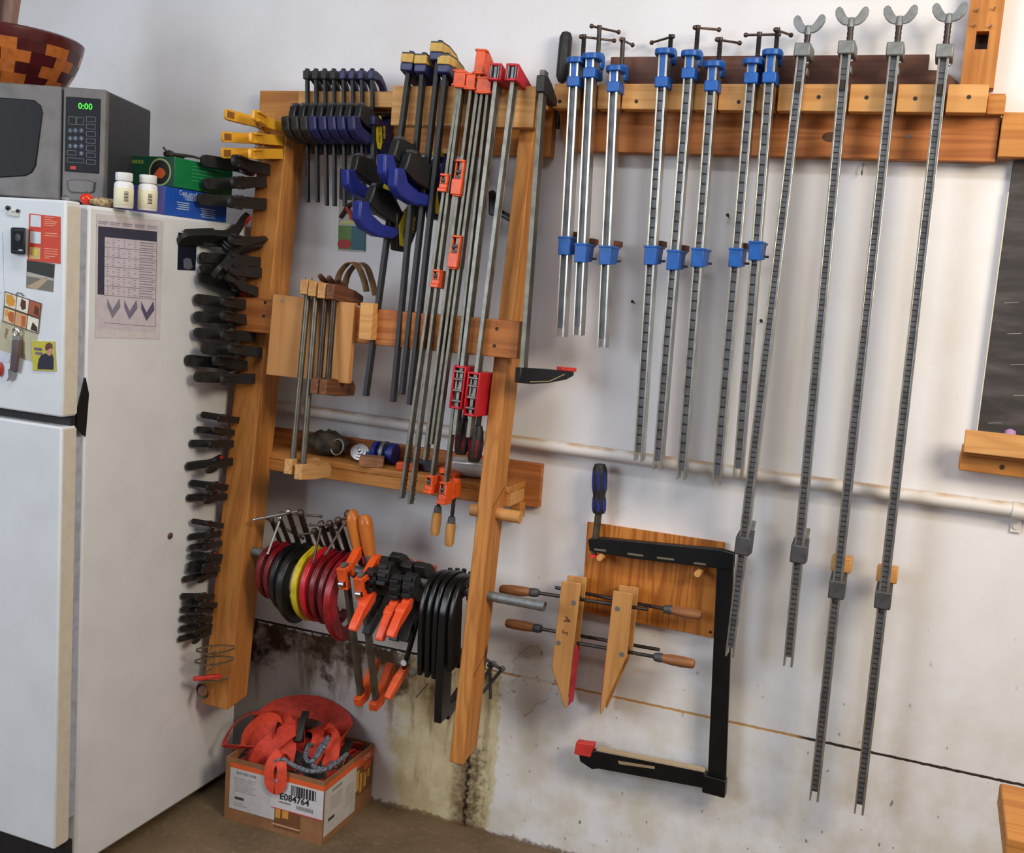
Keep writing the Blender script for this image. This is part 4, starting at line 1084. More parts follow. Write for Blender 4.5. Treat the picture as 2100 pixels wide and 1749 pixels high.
mb = MB(); mb.sweep([V((.02,.02,.008)), V((.03,.028,.022)), V((.036,.034,.026))], (.6,-.8,0), .01, .002); mb.sweep([V((.02,.02,-.008)), V((.045,.05,-.014)), V((.065,.075,-.01))], (.6,-.8,0), .01, .002); part('steel_leaf', mb, cl_, t)
a = W(415, 1417, .33)
mb = MB(); pts = [a+V((.033*math.cos(q), -.02*math.cos(q)+.01*math.sin(q), .013*math.sin(q)+.004*math.cos(q))) for q in [2*PI*i/24 for i in range(25)]]
mb.sweep(pts, (0,-.5,.86), .010, .0022); solo('steel_band', mb, plain('band steel', (104,92,78), .4, .7), 'oval steel band hanging at the very foot of the left post', 'ring')

# ------------------------------------------------------------------ one-handed bar clamps on the rack
def pistol(t, z0, k, grip, jaw, label=True, housing=True, yaw=-.36, ly=.034):
    # body polygons in (y,z); y<0 is towards the viewer; z0 body centre, k scale; the body is swivelled a little on its bar
    def pg(pts): return [(a*k, z0+b*k) for a, b in pts]
    w = .0115*k
    RY = Matrix.Translation((0, .008, 0)) @ Matrix.Rotation(yaw, 4, 'Z') @ Matrix.Translation((0, -.008, 0))
    def pp(name, mb, mt, par, **kw):
        mb.v = [RY @ p for p in mb.v]; return part(name, mb, mt, par, **kw)
    if housing:
        mb = MB(); mb.prism(pg([(-.062,.018),(-.052,.055),(-.034,.056),(-.006,.052),(.012,.036),(.035,.012),(.05,-.004),(.03,-.016),(-.03,.0)]), -w, w, 'x'); o = pp('housing', mb, M['black_plastic'], t, bevel=.003*k)
        mb = MB(); mb.prism(pg([(-.087,.018),(-.062,.020),(-.05,-.004),(-.02,-.018),(.025,-.02),(.034,-.030),(.012,-.044),(-.03,-.046),(-.066,-.036),(-.084,-.018)]), -w*1.15, w*1.15, 'x'); pp('trigger_grip', mb, grip, t, bevel=.004*k, seg=3)
        mb = MB(); mb.box(-w*.7, w*.7, -.048*k, -.030*k, z0+.0555*k, z0+.062*k); pp('release_tab', mb, M['dark_cast'], o, bevel=.001)
    mb = MB(); mb.prism(pg([(.012,.012),(.05,.020),(.066,.040),(.080,.042),(.082,.0),(.074,-.03),(.062,-.066),(.030,-.066),(.020,-.03)]), -w*1.05, w*1.05, 'x'); j = pp('moving_jaw', mb, jaw, t, bevel=.003*k)
    mb = MB(); mb.box(-w*1.2, w*1.2, .060*k, .084*k, z0+.042*k, z0+.052*k); pp('jaw_pad', mb, M['pad_yellow'] if k > 1.2 else M['black_rubber'], j, bevel=.001)
    if label:
        e = w*1.22
        mb = MB(); mb.prism(pg([(ly+.006,.038),(ly+.016,.036),(ly+.019,-.034),(ly+.012,-.056),(ly-.002,-.054),(ly-.012,-.014)]), e, e+.0008, 'x'); lb = pp('label', mb, M['label_yellow'], j, label='yellow diamond label')
        for tx, yy, sz, mt, par, bo in (('QUICK-GRIP', ly+.006, .0115, M['black_ink'], lb, 0), ('IRWIN', ly+.027, .012, M['label_yellow'], j, .0005)):
            Mt = Matrix.Translation((e+.001, yy*k, z0-.006*k)) @ Matrix.Rotation(PI/2, 4, 'Z') @ Matrix.Rotation(PI/2, 4, 'X') @ Matrix.Rotation(-PI/2, 4, 'Z')
            pp('lettering', text_mb(tx, sz*k, Mt, .0003, bo), mt, par)
mini_x = [628,646,664,682.6,702.4,721,740]
mini_b = [(629,414),(649,414),(668,421),(684,422),(705,423),(724,424),(742,424)]
ZM = dpost(2.04)
for i, x in enumerate(mini_x + [761, 764]):
    big8 = i == 8
    D0 = .118 if i < 8 else .136
    B = mini_b[i] if i < 7 else (763, 424)
    if big8: B = (765, 440)
    Tp = W(x, 152 if i < 8 else 246, D0); Bp = W(B[0], B[1], D0+.012)
    Mx = fr_bar(Tp, Bp); L = (Tp-Bp).length
    lb = ['leftmost small one-handed bar clamp hanging on the cleat','small one-handed bar clamp second from the left on the cleat','small one-handed bar clamp third from the left on the cleat','small one-handed bar clamp fourth from the left on the cleat','small one-handed bar clamp fifth from the left on the cleat','small one-handed bar clamp sixth from the left on the cleat','small one-handed bar clamp seventh from the left on the cleat','rightmost small one-handed bar clamp with the yellow label on the cleat','blue gripped bar clamp hanging below the yellow label'][i]
    t = thing('bar_clamp', lb, 'clamp', Mx, 'one-handed bar clamps on the cleat')
    mb = MB(); mb.box(-.0042, .0042, 0, .0125, -L, .004); part('bar', mb, M['black_bar'], t, bevel=.0008)
    mb = MB(); mb.prism([(-.005,.010),(.022,.012),(.048,.006),(.070,-.012),(.086,-.040),(.068,-.040),(.054,-.020),(.034,-.010),(.014,-.014),(-.005,-.014)], -.0085, .0085, 'x')
    mc = M['deep_blue'] if i >= 4 else M['black_rubber']
    fj = part('fixed_jaw', mb, mc, t, bevel=.0025)
    mb = MB(); mb.box(-.004, .004, .0005, .012, .0045, .016); part('bar_end', mb, M['black_bar'], fj)
    mb = MB(); mb.box(-.0095, .0095, .066, .09, -.047, -.0405); part('jaw_pad', mb, M['black_rubber'], fj, bevel=.001)
    inv = Mx.inverted()
    if not big8:
        z0 = (inv @ W(x, 264, D0)).z
        pistol(t, z0, .98, M['deep_blue'] if i >= 3 else M['black_rubber'], M['deep_blue'] if i > 5 else M['black_plastic'], i == 7, True, -.2, .012)
    else:
        z0 = (inv @ W(763, 374, D0)).z
        pistol(t, z0, 1.12, M['dark_blue'], M['black_plastic'], True)
quick = [((837,150),(747,812),445,1,'leftmost large bar clamp, its blue grip lowest'),((864,156),(803,824),350,1,'second large bar clamp with its grip beside the highest label'),((897,125),(821,809),378,1,'large bar clamp with the highest yellow pad'),((912,152),(837,830),345,0,'rightmost of the four large yellow padded bar clamps')]
tops = [(831,134),(861,137),(900,112),(910,138)]
for i, (T, B, yb, full, lb) in enumerate(quick):
    T = (T[0]+(T[1]-tops[i][1])*.11, tops[i][1]-8)
    D0 = .196
    Tp = W(T[0], T[1], D0); Bz = W(B[0], B[1], .26).z
    D1 = max(D0, DM+.006 + (zm0-Bz)*.09)
    Bp = W(B[0], B[1], D1)
    Mx = fr_bar(Tp, Bp); L = (Tp-Bp).length; inv = Mx.inverted()
    t = thing('bar_clamp', lb, 'clamp', Mx, 'large one-handed bar clamps on the rack')
    mb = MB(); mb.box(-.0058, .0058, 0, .019, -L, .004); part('bar', mb, M['black_bar'], t, bevel=.001)
    mb = MB(); mb.prism([(-.012,-.026),(-.014,-.006),(.03,-.004),(.075,-.012),(.10,-.03),(.10,-.052),(.075,-.050),(.03,-.036)], -.017, .017, 'x'); fj = part('fixed_jaw', mb, M['deep_blue'], t, bevel=.003)
    mb = MB(); mb.prism([(-.0145,-.0055),(-.0145,.0165),(.03,.0175),(.075,.008),(.095,-.006),(.085,-.013),(.03,-.0035)], -.0175, .0175, 'x'); pd = part('jaw_pad', mb, M['pad_yellow'], fj, bevel=.002, label='yellow jaw pad')
    mb = MB(); mb.prism([(-.0135,.0166),(-.0135,.0205),(.03,.0215),(.077,.012),(.097,-.003),(.095,-.0055),(.075,.0085),(.03,.0178)], -.0165, .0165, 'x'); part('pad_back', mb, M['dark_cast'], pd, bevel=.001)
    mb = MB(); mb.box(-.005, .005, .003, .016, .0216, .028); part('bar_end', mb, M['black_bar'], fj)
    uz = (B[0]-T[0])/(B[1]-T[1])
    z0 = (inv @ W(T[0]+uz*(yb-T[1]), yb, D0+.02)).z
    pistol(t, z0, 1.25, M['dark_blue'], M['deep_blue'] if i else M['black_plastic'], full and i != 1, bool(full), -.36 if full else 0, .034)

# ------------------------------------------------------------------ orange steel bar clamps
def obody(mb, w, h, dp, y0, z0):    # cast bracket with a window
    mb.box(-w/2, w/2, y0, y0+dp, z0+h*.55, z0+h); mb.box(-w/2, w/2, y0, y0+dp, z0-.0, z0+h*.1)
    mb.box(w/2-.006, w/2, y0, y0+dp, z0+h*.1, z0+h*.55); mb.box(-w/2, -w/2+.006, y0+dp*.3, y0+dp, z0+h*.1, z0+h*.55)
obars = [ # top px, bottom px, head px (x,y), slide (y0,y1) , label
 ((941,165),(820,1022),(943,148),(357,394),0,'orange bar clamp leftmost of the row, slide beside the yellow label'),
 ((946,168),(838,1034),(952,152),(553,590),0,'second orange bar clamp with the lowest high slide'),
 ((966,172),(869,944),(968,157),(328,400),1,'third orange bar clamp with the tall slide highest on its bar'),
 ((984,140),(883,911),(988,132),(483,549),1,'fourth orange bar clamp with the tallest orange head'),
 ((989,180),(880,1008),None,(975,1012),2,'fifth orange bar clamp, its orange screw end left of two over the shelf'),
 ((1000,180),(908,1026),None,(988,1034),2,'sixth orange bar clamp, its speckled wood handle right of two') ]
for i, (T, B, hd_, sl, kind, lb) in enumerate(obars):
    D0 = .205
    Tp = W(T[0], T[1], D0); Bz = W(B[0], B[1], .28).z
    D1 = DM + .010 + (zm0-Bz)*.095
    Bp = W(B[0], B[1], D1); Mx = fr_bar(Tp, Bp); L = (Tp-Bp).length; inv = Mx.inverted()
    t = thing('bar_clamp', lb, 'clamp', Mx, 'orange steel bar clamps on the rack')
    mb = MB(); mb.box(-.0042, .0042, 0, .021, -L, .012); br = part('bar', mb, M['dull_steel'], t, bevel=.0008)
    if i in (0,1,2,3):
        mb = MB()
        for k in range(12): mb.box(-.0046, .0046, .0205, .0225, -L+.01+.012*k, -L+.015+.012*k)
        part('bar_teeth', mb, M['dark_steel'], br)
    hh = .036 if i != 3 else .056
    mb = MB(); mb.prism([(-.008,-.012),(-.008,hh-.014),(.02,hh-.010),(.05,hh-.026),(.075,.0),(.075,-.016),(.03,-.016)], -.0125, .0125, 'x'); mb.box(-.016, .016, -.0095, .01, hh-.016, hh-.010); mb.box(-.016,.016,-.0095,.01,-.016,-.010)
    part('fixed_jaw', mb, M['orange_paint'], t, bevel=.002)
    def zat(py):
        u = (B[0]-T[0])/(B[1]-T[1]); d_ = D0 + (D1-D0)*(py-T[1])/(B[1]-T[1])
        return (inv @ W(T[0]+u*(py-T[1]), py, d_)).z
    za_, zb_ = zat(sl[1]), zat(sl[0]); h = zb_-za_
    w_ = .026 if kind == 1 else .022
    mb = MB()
    mb.box(-w_/2, w_/2, -.010, .034, zb_-.006, zb_); mb.box(w_/2-.006, w_/2, -.010, .034, za_+h*.42, zb_-.006); mb.box(-w_/2, -w_/2+.004, -.006, .034, za_+h*.42, zb_-.006)
    if kind == 1: mb.box(-w_/2-.002, w_/2, -.012, .036, za_, za_+h*.44); mb.box(-w_/2+.003, w_/2-.002, -.010, .03, za_-.004, za_)
    else: mb.box(-w_/2-.002, w_/2, -.011, .034, za_, za_+h*.2); mb.box(-w_/2, w_/2, -.008, .034, za_+h*.2, za_+h*.44)
    sj = part('sliding_jaw', mb, M['orange_paint'], t, bevel=.0016)
    mb = MB(); mb.cyl((-w_/2+.003, -.002, za_+h*.66), (w_/2-.005, -.002, za_+h*.66), .0048, n=10); mb.box(-w_/2+.005,w_/2-.007,-.004,.0,za_+h*.45,za_+h*.55); part('clutch_plate', mb, M['dark_cast'], sj)
    if kind == 2:
        mb = MB(); mb.prism([(.034,za_+.008),(.034,zb_-.004),(.06,zb_-.002),(.085,zb_-.012),(.085,za_+.012),(.06,za_+.014)], -.011, .011, 'x'); part('screw_arm', mb, M['orange_paint'], sj, bevel=.002)
        top = .02; zl = -.07
        mb = MB(); mb.tube([V((0,.07,za_+.05-(.12)*k/14)) for k in range(15)], [.006 if k % 2 else .0052 for k in range(15)], 8); sc = part('screw', mb, M['dark_steel'], t)
        zh_ = za_-.045
        mb = MB(); mb.lathe([(.009,zh_+.004),(.0105,zh_-.008),(.0105,zh_-.013)], c=(0,.07,0), n=14); part('ferrule', mb, M['dark_cast'], sc)
        mb = MB(); mb.lathe([(.001,zh_-.012),(.0125,zh_-.013),(.0135,zh_-.03),(.0125,zh_-.066),(.010,zh_-.074),(.001,zh_-.076)], c=(0,.07,0), n=16); part('handle', mb, wood('speckled handle' , (200,148,84),(150,100,50),'z',ring=30,knots=False), sc, label='pale wooden screw handle')
        mb = MB(); mb.cyl((0,.07,za_+.05),(0,.07,za_+.062),.012); part('swivel', mb, M['orange_paint'], sc)

# ------------------------------------------------------------------ red parallel-jaw clamps
for i, (T, B, fx, fy, lb) in enumerate((((1018,146),(930,892),(921,950),(750,838),'left of the two red cased parallel clamps'),((1053,147),(959,897),(949,979),(763,853),'right of the two red cased parallel clamps'))):
    D0 = .222
    Tp = W(T[0], T[1], D0); Bz = W(B[0], B[1], .29).z; D1 = DM + .012 + (zm0-Bz)*.10
    Bp = W(B[0], B[1], D1); Mx = fr_bar(Tp, Bp); L = (Tp-Bp).length; inv = Mx.inverted()
    t = thing('parallel_clamp', lb, 'clamp', Mx, 'red parallel clamps on the rack')
    mb = MB(); mb.box(-.0052,.0052,0,.004,-L,.01); mb.box(-.0025,.0025,.004,.024,-L,.01); mb.box(-.0052,.0052,.024,.028,-L,.01); part('bar', mb, M['bar_steel'], t, bevel=.0006)
    def case(z0, z1, y1, name, taper):
        mb = MB(); w = .0175; f = -.012
        mb.box(-w, -w+.0045, f, y1, z0, z1); mb.box(w-.0045, w, f, y1, z0, z1); mb.box(-w+.0045, w-.0045, f, y1, z1-.006, z1); mb.box(-w+.0045, w-.0045, f, y1, z0, z0+.006); mb.box(-w+.0045, w-.0045, f+.022, y1-.004, z0+.006, z1-.006)
        if taper: mb.v = [V((p.x, p.y, p.z-(p.y-f)*.30) if p.z > (z0+z1)/2 else (p.x, p.y, p.z-(p.y-f)*.12)) for p in mb.v]
        return part(name, mb, M['red_paint'], t, bevel=.0022)
    hc = case(-.024, .018, .092, 'fixed_jaw_case', True)
    mb = MB(); mb.box(-.0115, -.0085, -.011, .008, -.018, .012); mb.box(-.0035,.0035,-.006,.01,-.018,.012); mb.box(.0085,.0115,-.011,.008,-.018,.012); part('jaw_core', mb, M['cast_grey'], hc)
    u = (B[0]-T[0])/(B[1]-T[1])
    def zat(py): return (inv @ W(T[0]+u*(py-T[1]), py, D0+(D1-D0)*(py-T[1])/(B[1]-T[1]))).z
    z1, z0 = zat(fy[0]), zat(fy[1])
    sc_ = case(z0, z1, .088, 'sliding_jaw_case', False)
    mb = MB(); h = z1-z0
    for q in (.18,.42,.68,.86): mb.cyl((-.012,-.007,z0+h*q),(.012,-.007,z0+h*q),.0036,n=10)
    mb.box(-.009,-.005,-.006,.008,z0+h*.42,z0+h*.86); mb.box(.005,.009,-.006,.008,z0+h*.42,z0+h*.86); mb.box(-.004,.004,-.003,.008,z0+.008,z0+h*.5)
    part('jaw_core', mb, M['bar_steel'], sc_)
    mb = MB(); mb.box(-.006,.006,.0885,.0925,z0+h*.3,z1-.01); part('jaw_face', mb, M['pine_pale_z'], sc_, label='pale jaw face')
    mb = MB(); mb.cyl((0,.06,z0-.001),(0,.06,z0-.028),.007); sp = part('spindle', mb, M['dark_steel'], t)
    zz = z0-.026
    mb = MB(); mb.lathe([(.001,zz),(.011,zz-.002),(.0165,zz-.02),(.019,zz-.05),(.0185,zz-.085),(.014,zz-.098),(.001,zz-.1)], c=(0,.06,0), n=18); part('handle', mb, M['black_rubber'], sp)
    mb = MB(); 
    for a in range(6):
        th = 2*PI*a/6; c_, s_ = math.cos(th), math.sin(th)
        mb.sweep([V((c_*(.013), .06+s_*.013, zz-.022)), V((c_*.0186, .06+s_*.0186, zz-.05)), V((c_*.0178, .06+s_*.0178, zz-.086))], (-s_,c_,0), [.002,.009,.004], .003)
    part('grip_inlay', mb, M['dark_red'], sp, label='red grip inlay')

# ------------------------------------------------------------------ black F clamp on the right post
Tp = W(1112, 146, .20); Bp = W(1068, 772, .262); Mx = fr_bar(Tp, Bp); L = (Tp-Bp).length; inv = Mx.inverted()
t = thing('f_clamp', 'black headed F clamp hanging over the right post', 'clamp', Mx)
mb = MB(); mb.box(-.0065, .0065, 0, .0275, -L, .004); part('bar', mb, M['dull_steel'], t, bevel=.001)
mb = MB(); mb.prism([(-.010,-.012),(-.010,-.052),(.03,-.056),(.075,-.064),(.095,-.062),(.095,-.046),(.05,-.018),(.02,-.008)], -.0105, .0105, 'x'); part('fixed_jaw', mb, M['black_rubber'], t, bevel=.002)
jd = (V((W(1172,764,.075).x, -.075, 0)) - V((Bp.x, Bp.y, 0))); JL = min(jd.length, .235); ja = math.atan2(jd.x, jd.y)
mb = MB(); zj = (inv @ W(1068,770,.262)).z
R = Matrix.Rotation(-ja, 4, 'Z')
mb.prism([(-.012,zj+.020),(-.012,zj-.018),(.03,zj-.020),(.10,zj-.014),(.17,zj-.002),(JL,zj+.010),(JL,zj+.020),(.10,zj+.022)], -.0095, .0095, 'x', R); sj = part('sliding_arm', mb, M['black_paint'], t, bevel=.002)
mb = MB(); mb.box(-.011,.011,JL-.05,JL+.008,zj+.0205,zj+.031,R); part('jaw_cap', mb, M['red_pad'], sj, bevel=.002, label='red rubber cap')
mb = MB(); mb.sweep([R @ V((.0097,.025,zj-.014)), R @ V((.0097,.10,zj-.009)), R @ V((.0097,JL-.04,zj+.012))], (0,0,1), .0022, .0012); part('worn_edge', mb, mat((170,150,110)), sj)

# ------------------------------------------------------------------ old wooden bar clamps standing on the plywood
wd = [((628,598),(596,955),(957,0),0,'old wooden jawed bar clamp nearest the refrigerator, pale jaws'),((645,602),(617,966),(968,0),0,'second old wooden jawed bar clamp, its pale lower jaw nearest the front'),
      ((664,606),(650,790),(800,1),1,'third old wooden jawed bar clamp with brown jaws'),((682,608),(668,792),(803,1),1,'fourth old wooden jawed bar clamp with the darkest jaws')]
for i, (T, B, lj, brown, lb) in enumerate(wd):
    D0 = DP + .022
    Tp = W(T[0], T[1]-3, D0); Bz = W(B[0], B[1], .3).z
    D1 = D0 + .0 + (Tp.z-Bz)*.10
    Bp = W(B[0], B[1], D1)
    Mx = fr_bar(Tp, Bp); L = (Tp-Bp).length
    # the jaws rest on the top edge of the plywood
    t = thing('bar_clamp', lb, 'clamp', Mx, 'old wooden jawed bar clamps')
    mt = M['old_wood'] if brown else M['old_pale']
    pipe = M['dull_steel'] if i < 2 else M['dark_steel']
    mb = MB(); mb.tube([V((0,.009,.03)), V((0,.009,-L-.01))], .0082, 14); part('bar', mb, pipe, t)
    w = .0115
    mb = MB(); mb.prism([(-.014,-.012),(-.014,.028),(.02,.030),(.10,.024),(.145,.014),(.145,-.012),(.09,-.017),(.02,-.014)], -w, w, 'x'); part('upper_jaw', mb, mt if i != 2 else M['old_pale'], t, bevel=.0015)
    zz = -L
    mb = MB(); mb.prism([(-.014,zz-.022),(-.014,zz+.018),(.03,zz+.022),(.07,zz+.014),(.125,zz+.020),(.140,zz+.004),(.135,zz-.020),(.05,zz-.024)], -w, w, 'x'); part('lower_jaw', mb, mt, t, bevel=.0015)
    if i > 0:
        mb = MB(); mb.tube([V((0,.07,.024)), V((-.004*i,.052,.036)), V((-.006,.03,.048))], [.008,.009,.007], 10); part('screw_handle', mb, M['dark_wood'], t, label='dark wood handle end')
    else:
        mb = MB(); mb.cyl((0,.009,.03),(0,.009,.034),.010); part('pipe_cap', mb, M['cast_grey'], t)
# brown leather straps looped behind the jaws
for j, (pts, lb) in enumerate((([(690,590),(697,560),(716,539),(733,545),(745,570),(752,598)],'brown leather strap looped highest behind the old wooden clamps'),([(706,592),(714,562),(734,540),(752,548),(763,577),(770,606)],'brown leather strap hanging furthest right behind the old wooden clamps'))):
    dd_ = .19 - .02*j
    P3 = spline([W(x, y, dd_) for x, y in pts], 5)
    mb = MB(); mb.sweep(P3, (.3,1,.1), .022, .0035); solo('leather_strap', mb, plain('brown leather', (112,84,54), .6, var=.3) if j == 0 else bpy.data.materials['brown leather'], lb, 'strap', bevel=.001)
# carded tool hanging on the wall behind the clamps
def cardquad(mb, q, d0, d1):
    f = [W(x,y,d1) for x,y in q]; b = [W(x,y,d0) for x,y in q]; n = len(q); m = len(mb.v)
    mb.v += f+b; mb.f += [tuple(m+i for i in range(n))] + [(m+i, m+n+i, m+n+(i+1)%n, m+(i+1)%n) for i in range(n)]
    return mb
cdt = thing('carded_tool', 'carded tool in clear packaging hanging on the wall behind the bar clamps', 'package', W(722, 420, .01))
part('card', cardquad(MB(), [(697,330),(751,333),(748,516),(693,512)], .001, .004), mat((186,178,170)), cdt, True)
part('top_panel', cardquad(MB(), [(697,346),(750,349),(749,412),(696,409)], .004, .0046), mat((34,38,36)), cdt, True)
part('green_panel', cardquad(MB(), [(694,462),(721,463),(720,512),(693.5,510)], .004, .0046), mat((92,128,52)), cdt, True)
part('blue_panel', cardquad(MB(), [(721,463),(749,464),(748,514),(720,512)], .004, .0046), mat((36,92,104)), cdt, True)
part('red_oval', cardquad(MB(), [(706+13*math.cos(a)*1.1, 500+10*math.sin(a)) for a in [2*PI*k/18 for k in range(18)]], .0046, .0056), mat((168,46,40)), cdt, True)
part('blister', cardquad(MB(), [(697,468),(745,471),(743,510),(696,506)], .0056, .0062) if False else cardquad(MB(), [(697,455),(716,452),(735,456),(735,459),(697,459)], .0046, .0054), mat((196,200,120)), cdt, True)
mb = MB(); mb.tube(spline([W(x,y,.008) for x,y in ((698,446),(706,434),(712,424),(724,418),(736,426),(742,438),(749,444))],4), .006, 8); part('tool_grip', mb, mat((44,26,22)), cdt, True)
mb = MB(); mb.tube(spline([W(x,y,.012) for x,y in ((710,424),(714,432),(720,440),(721,450))],4), .006, 8); part('tool_lever', mb, mat((170,52,36)), cdt, True)
# black clamp fixed to the wall behind the right post
h = W(1010, 415, .06)
bk = thing('black_clamp', 'black clamp head on the wall glimpsed between the red clamp bars', 'clamp', h)
mb = MB(); cardquad(mb, [(1002,392),(1012,389),(1022,400),(1024,428),(1014,444),(1002,440)], .02, .075); part('head', mb, M['black_paint'], bk, True, bevel=.003)
for dy in (0, 9):
    mb = MB(); mb.sweep([W(1018,428+dy,.04), W(1052,446+dy,.04), W(1090,467+dy,.04)], (0,1,0), .012, .008); part('arm', mb, M['black_paint'], bk, True)
mb = MB(); mb.sweep([W(1018,433,.05), W(1090,472,.05)], (0,1,0), .006, .005); part('bar', mb, M['cast_grey'], bk, True)

# ------------------------------------------------------------------ on the narrow shelf
def on(px, py, d): q = W(px, py, d); q.z = zs+.0005; return q
q = on(672, 910, .075); t_ = thing('rag_bundle', 'dark crumpled rag with a can lid at the left end of the shelf', 'rag', q)
mb = MB(); rnd = random.Random(11)
mb.ball((0,0,.036), .045, 16, (1.5,.95,.8)); mb.v = [V((p.x*(1+.12*rnd.uniform(-1,1)), p.y*(1+.1*rnd.uniform(-1,1)), max(0,p.z*(1+.12*rnd.uniform(-1,1))))) for p in mb.v]
part('cloth', mb, plain('dark rag', (70,60,48), .8, var=.5, scale=30), t_)
mb = MB(); mb.tube([V((.05+.02*math.cos(a), -.03+.006*math.sin(a), .035+.022*math.sin(a))) for a in [2*PI*k/16 for k in range(17)]], .003, 8); part('wire_ring', mb, M['steel'], t_)
q = on(737, 938, .09); mb = MB()
Rm = Matrix.Translation(q+V((0,0,.026))) @ Matrix.Rotation(.9, 4, 'X') @ Matrix.Rotation(.3, 4, 'Y')
mb.lathe([(.001,-.002),(.026,-.002),(.027,.0),(.026,.003),(.020,.003),(.019,.007),(.013,.007),(.012,.011),(.006,.011),(.005,.02),(.001,.021)], n=24, M=Rm); mb.v = [p+Rm.translation*0 for p in mb.v]
solo('metal_cap', mb, M['steel'], 'shiny ridged metal cap leaning on the shelf left of the blue reel', 'cap')
q = on(790, 935, .07); t_ = thing('blue_reel', 'blue plastic strap reel lying on the shelf', 'reel', q)
mb = MB(); Rm = Matrix.Translation((0,0,.032)) @ Matrix.Rotation(PI/2, 4, 'Y') 
mb.lathe([(.001,-.034),(.029,-.034),(.031,-.02),(.02,-.016),(.02,.016),(.031,.02),(.029,.034),(.001,.034)], n=20, M=Rm); part('reel', mb, M['dark_blue'], t_)
mb = MB(); mb.lathe([(.0205,-.006),(.0325,-.006),(.0325,.004),(.0205,.004)], n=20, M=Rm); part('band', mb, M['cast_grey'], t_)
mb = MB(); mb.box(-.075,-.03,-.02,.015,0,.03); part('buckle', mb, M['blue_paint'], t_, bevel=.004)
q = on(762, 958, .128); mb = MB(); mb.box(-.034,.034,-.03,.03,0,.026, Matrix.Translation(q) @ Matrix.Rotation(.45,4,'Z')); solo('wood_block', mb, wood('reddish offcut', (176,124,88),(140,92,62),'x',knots=False), 'reddish wood offcut on the shelf edge in front of the blue reel', 'block', bevel=.002)
q = on(835, 968, .12); mb = MB(); mb.box(-.03,.03,-.012,.012,0,.022, Matrix.Translation(q) @ Matrix.Rotation(.2,4,'Z')); solo('orange_block', mb, M['orange_paint'], 'orange bracket lying on the shelf behind the leftmost steel bars', 'bracket', bevel=.003)
q = on(858, 965, .085); mb = MB(); mb.box(-.028,.05,-.014,.014,0,.03, Matrix.Translation(q)); solo('black_case', mb, M['black_plastic'], 'black plastic case on the shelf behind the steel bars', 'case', bevel=.003)
for j, (px, py, d_, rot, lb) in enumerate(((922,952,.05,.5,'red orange bracket lying at the back of the shelf'),(925,970,.115,-.5,'red orange bracket leaning out over the shelf edge'))):
    q = on(px, py, d_); Rm = Matrix.Translation(q) @ Matrix.Rotation(rot,4,'Z')
    mb = MB(); mb.prism([(-.03,0),(.03,0),(.034,.014),(.008,.022),(-.028,.012)], -.011, .011, 'y', Rm); solo('orange_bracket', mb, M['red_pad'] if j == 0 else M['orange_paint'], lb, 'bracket', bevel=.003)
q = on(962, 972, .085); t_ = thing('tape_roll', 'roll of clear packing film lying on the shelf behind the right post', 'roll', q)
Rm = Matrix.Translation((.005,0,.0272)) @ Matrix.Rotation(.25, 4, 'Z') @ Matrix.Rotation(PI/2, 4, 'Y')
t = NT('clear film'); M['film'] = t.fin(lin((202,200,196)), .2, .2)
mb = MB(); mb.lathe([(.012,-.05),(.0265,-.05),(.0265,.05),(.012,.05)], n=26, M=Rm); part('film', mb, M['film'], t_)
mb = MB(); mb.lathe([(.009,-.054),(.0135,-.054),(.0135,.054),(.009,.054)], n=22, M=Rm); part('core', mb, mat((176,128,90)), t_)
